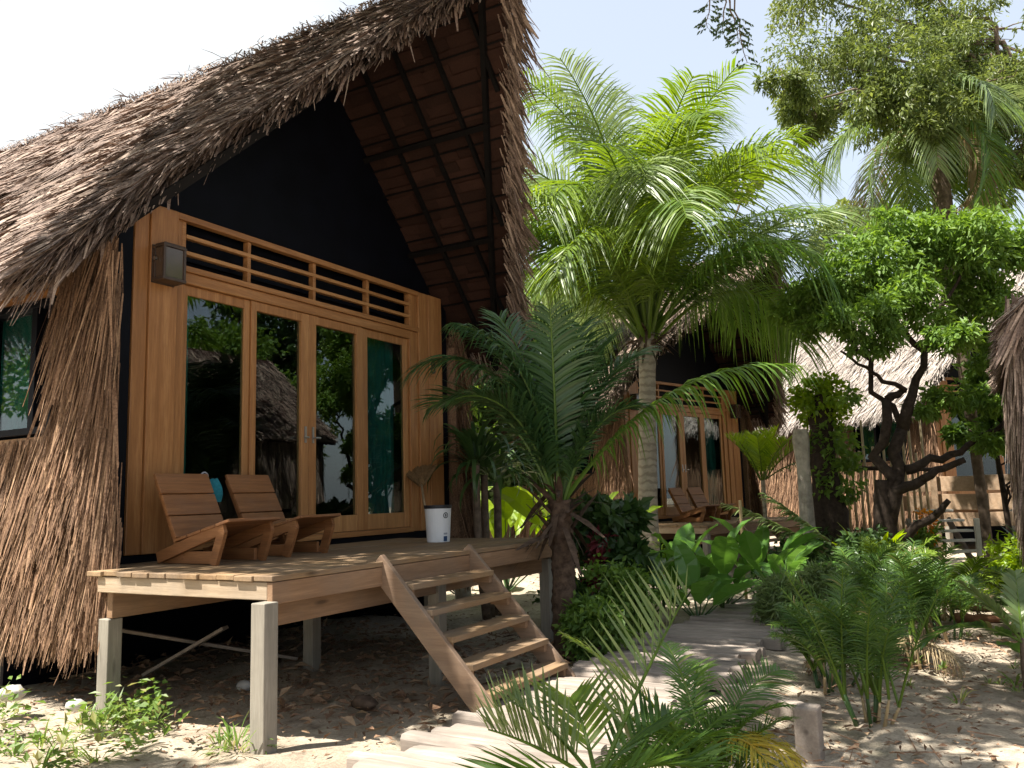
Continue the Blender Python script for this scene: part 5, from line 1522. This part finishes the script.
D = 12.8
sb = P(946, D)
stp = thing('wooden_steps', 'pale weathered wooden steps with open treads in front of the board fence', 'steps', sb, math.atan2(RT[1], RT[0]))
w = 55 / FPX * D
for i, (y, f) in enumerate(((550, 1.0), (540, 1.0), (531, 0.98), (521, 0.85), (511, 0.62))):
    z = max(0.03, Zat(y, D, 946)); m = MB(); m.box((0.02 * i - 0.02, 0.16 * i, z), (w * f, 0.2, 0.035)); m.build('tread', 'white_weathered', stp, 0.004)
for sx, hh in ((w * 0.36, Zat(518, D, 946)), (-w * 0.42, Zat(528, D, 946))):
    m = MB(); m.box((sx, -0.12, hh / 2 - 0.05), (0.07, 0.05, hh + 0.1)); m.build('post', 'white_weathered', stp, 0.004)
    m = MB(); m.beam((sx, -0.10, 0.02), (sx, 0.70, 0.85), 0.045, 0.10); m.build('stringer', 'grey_wood_X', stp, 0.004)

# bamboo screen before the third bungalow
D = 14.6
bs = thing('bamboo_screen', 'bamboo pole screen with a dark rail below the third bungalow eave', 'screen', P(872, D), math.atan2(RT[1], RT[0]))
for k in range(17):
    x = (k - 8) * 0.115; hh = Zat(415, D, 870) * rnd.uniform(0.72, 1.0)
    m = MB(); m.tube([(x, 0, -0.05), (x + rnd.uniform(-0.03, 0.03), 0, hh)], [0.026, 0.02], 7); m.smooth = True; m.build('pole', 'bamboo', bs)
m = MB(); m.tube([(-1.1, -0.05, Zat(466, D, 870)), (1.2, -0.05, Zat(472, D, 870))], 0.035, 8); m.smooth = True; m.build('rail', 'bark_dark', bs)

# logs
D = 8.9
for i, (x0, y0, x1, y1, r, lb) in enumerate(((938, 634, 985, 648, 0.055, 'reddish fallen log lying on top of the other by the sunlit sand'), (940, 655, 990, 655, 0.05, 'lower reddish log flat on the sand beneath the first'))):
    a = P(x0, D - 0.15 * i); b = P(x1, D - 0.1 - 0.15 * i)
    lg = thing('fallen_log', lb, 'log', a, 0, 'logs on the sand')
    za = 0.16 if i == 0 else 0.05; zb_ = 0.13 if i == 0 else 0.045
    m = MB(); dl = b - a; s_ = np.linspace(0, 1, 7)[:, None]
    pts = np.array([0, 0, za]) + (dl + np.array([0, 0, zb_ - za])) * s_ + rng.normal(0, 0.006, (7, 3))
    m.tube(pts, r * (1 - 0.25 * s_[:, 0]), 10, True, 0.06); m.smooth = True; m.build('log', 'log_red', lg)
# small wooden planter block right
pb = thing('planter_box', 'small brown timber planter at the right edge behind the low shrub', 'planter', P(1020, 11.6), math.atan2(RT[1], RT[0]))
m = MB()
for sx in (-1, 1): m.box((sx * 0.2, 0, 0.33), (0.03, 0.40, 0.30)); m.box((0, sx * 0.2, 0.33), (0.37, 0.03, 0.30))
m.box((0, 0, 0.10), (0.36, 0.36, 0.22)); m.build('box', 'fence_wood', pb, 0.004)
m = MB(); m.box((0, 0, 0.42), (0.365, 0.365, 0.05)); m.build('soil', 'bark_dark', pb)

# ------------------------------------------------------------------ foreground palms
areca('areca_palm', 'tall shaded clump of feathery palm with thin canes nearest on the sand', P(850, 5.3), 26, (0.60, 0.86), 0.16, 'areca_green', 'feathery palm clumps', (66, 90), 0.20, 34, 0.0085, 0.13, 12, 0, (0.25, 0.95))
areca('areca_palm', 'feathery palm clump with brown dead leaves hanging at its base, behind the nearest', P(905, 6.9), 20, (0.60, 0.85), 0.25, 'areca_green', 'feathery palm clumps', (60, 88), 0.23, 32, 0.010, 0.14, 10, 9, (0.4, 1.1))
areca('areca_palm', 'sunlit feathery palm clump farther back in front of the fallen logs', P(925, 9.0), 20, (0.48, 0.68), 0.18, 'palm_bright', 'feathery palm clumps', (45, 85), 0.28, 28, 0.016, 0.2, 8, 4, (0.6, 1.3))
areca('areca_palm', 'feathery palm clump at the far bend of the path, half in sun', P(838, 8.7), 16, (0.6, 0.85), 0.2, 'areca_green', 'feathery palm clumps', (50, 85), 0.24, 26, 0.014, 0.15, 7, 0, (0.6, 1.3))
areca('areca_palm', 'low fine palm clump by the path edge left of the nearest tall clump', P(806, 6.2), 14, (0.4, 0.62), 0.15, 'areca_green', 'feathery palm clumps', (45, 88), 0.15, 26, 0.010, 0.1, 6, 0, (0.4, 1.2))
areca('areca_palm', 'dark feathery clump between the path edge beam and the nearest tall clump', P(818, 6.4), 18, (0.40, 0.60), 0.12, 'areca_green', 'feathery palm clumps', (40, 85), 0.18, 28, 0.011, 0.14, 9, 1, (0.5, 1.4))
areca('areca_palm', 'soft green feathery clump right of the sunlit one, before the planter', P(1002, 8.4), 14, (0.40, 0.6), 0.12, 'areca_green', 'feathery palm clumps', (40, 85), 0.26, 26, 0.015, 0.2, 8, 1, (0.6, 1.4))
areca('areca_palm', 'half-shaded feathery clump behind the nearest tall clump, left of the dead-leaved one', P(868, 7.6), 14, (0.45, 0.65), 0.18, 'areca_green', 'feathery palm clumps', (50, 86), 0.24, 28, 0.013, 0.16, 9, 1, (0.5, 1.3))
areca('areca_palm', 'bright feathery clump at the back of the clearing, left of the logs', P(885, 9.8), 18, (0.5, 0.75), 0.2, 'palm_bright', 'feathery palm clumps', (45, 86), 0.25, 26, 0.014, 0.18, 8, 0, (0.5, 1.3))
areca('areca_palm', 'small feathery clump between the dead-leaved clump and the fallen logs', P(935, 7.9), 14, (0.45, 0.65), 0.16, 'areca_green', 'feathery palm clumps', (50, 88), 0.22, 28, 0.011, 0.14, 8, 1, (0.4, 1.2))
# clump with yellowing leaves
t = areca('areca_palm', 'bushy palm clump in the foreground with yellow fronds drooping at its front', P(690, 3.6), 24, (0.34, 0.50), 0.32, 'palm_green', 'feathery palm clumps', (20, 78), 0.18, 36, 0.0085, 0.11, 9, 0, (0.9, 2.0))
for a, e, L, b in ((300, 44, 0.40, 1.9), (325, 38, 0.42, 1.8), (350, 34, 0.40, 1.7)):
    lm, rm = frond_geo((0.05, 0, 0.34), azc(a), R_(e), L, b, 0.17, 24, 0.010, 0.5, 0.3, 0.2, 0.005); build_multi('yellow_frond', [(lm, 'palm_yellow'), (rm, 'palm_yellow')], t)
for a, e, L, b, mt in ((160, 52, 0.80, 0.45, 'palm_bright'), (178, 40, 0.62, 0.5, 'palm_bright'), (100, 66, 0.62, 0.8, 'areca_green'), (30, 60, 0.6, 1.0, 'areca_green')):
    lm, rm = frond_geo((0, 0, 0.28), azc(a), R_(e), L, b, 0.20, 40, 0.009, 0.3, 0.35, 0.2, 0.007, 0.3); build_multi('frond', [(lm, mt), (rm, 'palm_bright')], t)
# coconut seedling, nearest
t = thing('palm_seedling', 'palm seedling nearest the viewer with upright pale green fronds at the bottom edge', 'palm seedling', P(585, 3.05, 0.02))
for i, (a, e, L, b, lf, mt, ve) in enumerate(((20, 60, 0.74, 0.12, 0.34, 'palm_silver', 1.3), (174, 34, 0.42, 0.35, 0.30, 'palm_silver', 1.2), (160, 52, 0.40, 0.5, 0.26, 'palm_silver', 0.7), (205, 22, 0.42, 0.7, 0.26, 'palm_green', 0.5), (345, 28, 0.40, 0.8, 0.26, 'palm_green', 0.5), (100, 50, 0.42, 0.8, 0.26, 'palm_bright', 0.4), (40, 36, 0.44, 0.7, 0.26, 'areca_green', 0.5))):
    lm, rm = frond_geo((0, 0, 0.40), azc(a), R_(e), L, b, lf, 21, 0.015, 0.06, ve, 0.28, 0.008, 0.0, 0.8); build_multi('frond', [(lm, mt), (rm, 'palm_bright')], t)
m = trunk_geo([(0, 0, -0.05), (0, 0, 0.2), (0, 0, 0.42)], [0.035, 0.028, 0.02], 8, 0.05, 8); m.build('stem', 'areca_green', t)
# small single-stemmed palm with two broad blades
D = 5.9
t = thing('fan_palm_sapling', 'palm sapling on a thin stem with two stiff grey-green blades at the right', 'palm seedling', P(1003, D))
zt_ = Zat(632, D, 1000)
m = trunk_geo([(0, 0, -0.05), (0.0, 0.01, zt_ * 0.5), (-0.02, 0, zt_)], [0.024, 0.019, 0.016], 8, 0.04, 10); m.build('stem', 'bark_brown', t)
for a, e, L, b, lf in ((165, 58, 0.55, 0.4, 0.16), (60, 75, 0.5, 0.4, 0.18), (185, 30, 0.75, 1.2, 0.24), (350, 35, 0.7, 1.2, 0.24), (20, 60, 0.6, 0.7, 0.2)):
    lm, rm = frond_geo((-0.02, 0, zt_ - 0.03), azc(a), R_(e), L, b, lf, 22, 0.032, 0.25, 0.3, 0.12, 0.009, 0.3, 0.9); build_multi('frond', [(lm, 'palm_silver' if lf < 0.2 else 'areca_green'), (rm, 'palm_bright')], t)
paddle_plant('broadleaf_plant', 'dark broad-leaved plant cut by the right edge beside the palm sapling', 'plant', P(1024, 6.2), 8, (0.3, 0.5), (0.14, 0.2), (0.15, 0.4), 'paddle_green', 'broad-leaved plants')
strap_plant('strap_leaf_plant', 'stiff dark strap-leaved plant at the right edge before the board fence', 'plant', P(1022, 11.8), 26, (0.5, 0.8), (0.04, 0.06), 0.5, 'strap_green', (0, 70), (0.2, 1.0), 0.04)

# ------------------------------------------------------------------ bottom-left: weeds, stones, litter
def scatter_tufts(name, spots, mat, L, W, per, kind='stuff'):
    mb = MB()
    for x, y, s in spots:
        c = strap_clump(per, (L[0] * s, L[1] * s), W, (25, 85), (0.3, 1.4), 0.02 * s, 4, 0.0)
        v = np.concatenate(c.v); v[:, 0] += x; v[:, 1] += y; mb.add(v, np.concatenate(c.q))
    o = mb.build(name, mat); tag(o, kind=kind); return o


sp_ = []
for _ in range(150):
    x = rng.uniform(-2.6, -0.5); y = rng.uniform(-2.0, 1.2)
    if rng.random() < 0.85 * math.exp(-((x + 1.25) ** 2) / 0.9) and y > -1.5 - 0.4 * (x + 1.2): sp_.append((x, y, rng.uniform(0.5, 1.3)))
sp_ += [(-0.50 + rng.normal(0, 0.10), -0.72 + rng.normal(0, 0.12), rng.uniform(0.5, 1.0)) for _ in range(14)]
sp_ += [(-0.62 + rng.normal(0, 0.05), -1.95 + rng.normal(0, 0.08), rng.uniform(0.7, 1.2)) for _ in range(5)]
for _ in range(90):
    x = rng.uniform(2.0, 8.5); y = rng.uniform(-6.6, -4.4)
    if rng.random() < 0.35: sp_.append((x, y, rng.uniform(0.3, 0.7)))
g = scatter_tufts('grass', sp_, 'weed_green', (0.10, 0.26), (0.008, 0.016), 16)
tag(g, 'wispy green and straw-coloured weeds at the foot of the thatched wall', 'grass')
strap_plant('grass_clump', 'tall arching grassy clump at the left edge below the thatched wall', 'grass clump', (-1.32, -0.05, 0.05), 26, (0.35, 0.6), (0.012, 0.022), 0.06, 'weed_green', (35, 85), (0.4, 1.8), 0.02)
# broad weeds
mb = MB()
n = 900; k = rng.integers(0, 46, n)
cx = rng.uniform(-2.4, -0.55, 46); cy = rng.uniform(-1.5, 0.8, 46); cx[:9] = rng.normal(-0.42, 0.09, 9); cy[:9] = rng.normal(-0.75, 0.10, 9)
c = np.stack([cx[k] + rng.normal(0, 0.07, n), cy[k] + rng.normal(0, 0.07, n), np.abs(rng.normal(0.08, 0.08, n)) + 0.02], 1)
ax = rng.normal(0, 1, (n, 3)); ax[:, 2] = np.abs(ax[:, 2]) * 0.5; nm = rng.normal(0, 0.4, (n, 3)); nm[:, 2] += 1
mb.leaves(c, ax, nm, rng.uniform(0.04, 0.09, n), rng.uniform(0.012, 0.026, n))
o = mb.build('ground_cover', 'weed_green'); tag(o, 'low leafy weeds around the left deck post', 'weeds', kind='stuff')
# leaf litter
mb = MB(); n = 3600
x = np.concatenate([rng.uniform(-3, 9, n // 2), rng.normal(0.6, 1.2, n // 4), rng.uniform(0, 5, n // 4)]); y = np.concatenate([rng.uniform(-7, 1.5, n // 2), rng.normal(-1.0, 0.9, n // 4), rng.normal(-5.2, 0.5, n // 4)])
n = len(x)
c = np.stack([x, y, rng.uniform(0.0, 0.045, n)], 1)
onp = (y < -2.75) & (y > -4.3); keep = ~(onp & (rng.random(n) < 0.97)); c[onp, 2] = 0.135
c = c[keep]; n = len(c)
ax = rng.normal(0, 1, (n, 3)); ax[:, 2] *= 0.12; nm = rng.normal(0, 0.25, (n, 3)); nm[:, 2] += 1
mb.leaves(c, ax, nm, rng.uniform(0.02, 0.085, n), rng.uniform(0.005, 0.018, n), 0.4)
n2 = 1100
c2 = np.stack([rng.uniform(-0.1, 3.6, n2), rng.uniform(-2.7, 1.2, n2), rng.uniform(0.0, 0.04, n2)], 1)
ax = rng.normal(0, 1, (n2, 3)); ax[:, 2] *= 0.15; nm = rng.normal(0, 0.3, (n2, 3)); nm[:, 2] += 1
mb.leaves(c2, ax, nm, rng.uniform(0.04, 0.16, n2), rng.uniform(0.010, 0.035, n2), 0.4)
# twigs
n = 500; r0 = np.stack([rng.uniform(-1, 7, n), rng.uniform(-6.8, -4.4, n), rng.uniform(0.005, 0.03, n)], 1); d = rng.normal(0, 1, (n, 3)); d[:, 2] *= 0.05
strand_strips(mb, r0, d, np.repeat(np.array([[0, 0, 1.0]]), n, 0), rng.uniform(0.05, 0.35, n), rng.uniform(0.004, 0.012, n))
o = mb.build('leaf_litter', 'dead_leaf'); tag(o, 'brown dead leaves and twigs scattered over the sand and under the deck', 'leaf litter', kind='stuff')


def rock(name, label, cat, base, size, mat, group, seed):
    r = np.random.default_rng(seed)
    bm_v = []; m = MB(); nu, nv_ = 10, 7
    for j in range(nv_):
        th = PI * j / (nv_ - 1)
        for i in range(nu):
            ph = 2 * PI * i / nu; k = 1 + r.normal(0, 0.10)
            bm_v.append((size[0] * k * math.sin(th) * math.cos(ph), size[1] * k * math.sin(th) * math.sin(ph), size[2] * k * math.cos(th)))
    q = [(j * nu + i, j * nu + (i + 1) % nu, (j + 1) * nu + (i + 1) % nu, (j + 1) * nu + i) for j in range(nv_ - 1) for i in range(nu)]
    m.add(bm_v, q); m.smooth = True
    o = m.build(name, mat); o.location = (float(base[0]), float(base[1]), float(base[2])); o.rotation_euler = (0, 0, r.uniform(0, 6)); tag(o, label, cat, group); return o


rock('stone', 'whitish stone in the weeds below the thatched wall, largest one', 'stone', (-0.62, 0.30, 0.14), (0.10, 0.075, 0.055), 'pebble', 'pale stones by the wall', 1)
rock('stone', 'small whitish stone against the foot of the left deck post', 'stone', (-0.52, -0.28, 0.09), (0.06, 0.05, 0.04), 'pebble', 'pale stones by the wall', 2)
rock('coconut_husk', 'grey-brown husk near the staircase foot', 'coconut husk', (0.45, -2.0, 0.05), (0.11, 0.07, 0.05), 'fibre', None, 4)
rock('stone', 'small pale stone under the deck beside the middle post', 'stone', (0.55, -0.75, 0.04), (0.07, 0.06, 0.04), 'stone', 'pale stones by the wall', 6)
for i, (a, b, lb) in enumerate((((-0.1, 0.5, 0.55), (1.5, -0.35, 0.05), 'old plank leaning under the deck between the posts'), ((0.5, 0.35, 0.05), (0.75, -0.3, 0.42), 'short board propped across the leaning plank under the deck'))):
    pl = MB(); pl.beam(a, b, 0.10, 0.025); o = pl.build('loose_plank', 'grey_wood_X'); tag(o, lb, 'plank', 'loose planks under the deck')

# ------------------------------------------------------------------ sky, sun, camera
w = bpy.data.worlds.new('World'); S.world = w; w.use_nodes = True
nt = w.node_tree; nt.nodes.clear()
sk = nt.nodes.new('ShaderNodeTexSky'); sk.sky_type = 'NISHITA'; sk.sun_disc = False
sk.sun_elevation = SUN_EL; sk.sun_rotation = math.atan2(SUN[0], SUN[1])
sk.air_density = 1.0; sk.dust_density = 3.0; sk.ozone_density = 1.0
bgk = nt.nodes.new('ShaderNodeBackground'); bgk.inputs[1].default_value = 0.10
# thin bright haze veil, thickest on the sunward side of the sky
tc = nt.nodes.new('ShaderNodeTexCoord')
dp_ = nt.nodes.new('ShaderNodeVectorMath'); dp_.operation = 'DOT_PRODUCT'
dp_.inputs[1].default_value = (-RT[0] * 0.9, -RT[1] * 0.9, -0.25)
nt.links.new(tc.outputs['Generated'], dp_.inputs[0])
nz = _noise(nt, tc.outputs['Generated'], 1.6, 5, 0.55)
ad = nt.nodes.new('ShaderNodeMath'); ad.operation = 'MULTIPLY_ADD'; ad.inputs[1].default_value = 0.5
nt.links.new(nz, ad.inputs[0]); nt.links.new(dp_.outputs['Value'], ad.inputs[2])
veil = _ramp(nt, ad.outputs[0], [(0.0, (0.50,) * 3), (0.40, (0.98,) * 3)])
mixc = _mix(nt, veil, sk.outputs[0], (4.1, 4.3, 4.4))
wo = nt.nodes.new('ShaderNodeOutputWorld')
nt.links.new(mixc, bgk.inputs[0]); nt.links.new(bgk.outputs[0], wo.inputs[0])
ld = bpy.data.lights.new('sun', 'SUN'); ld.energy = 5.0; ld.angle = math.radians(0.53); ld.color = (1.0, 0.95, 0.86)
lo = bpy.data.objects.new('sun', ld); COL.objects.link(lo)
lo.rotation_euler = Vector(SUN).to_track_quat('Z', 'Y').to_euler()

cd = bpy.data.cameras.new('camera'); co = bpy.data.objects.new('camera', cd); COL.objects.link(co)
cd.sensor_fit = 'HORIZONTAL'; cd.sensor_width = 36.0; cd.lens = 36.0 * FPX / 1024
cd.clip_start = 0.05; cd.clip_end = 1000
Rm = Matrix(((MR[0][0], -MR[1][0], -MR[2][0]), (MR[0][1], -MR[1][1], -MR[2][1]), (MR[0][2], -MR[1][2], -MR[2][2])))
co.matrix_world = Matrix.Translation(Vector(CAM)) @ Rm.to_4x4()
S.camera = co
S.view_settings.view_transform = 'Standard'; S.view_settings.look = 'None'
S.view_settings.exposure = 1.45; S.view_settings.gamma = 1.0; S.view_settings.use_curve_mapping = False
S.render.engine = 'CYCLES'
S.cycles.max_bounces = 8; S.cycles.transparent_max_bounces = 12; S.cycles.diffuse_bounces = 3; S.cycles.glossy_bounces = 3
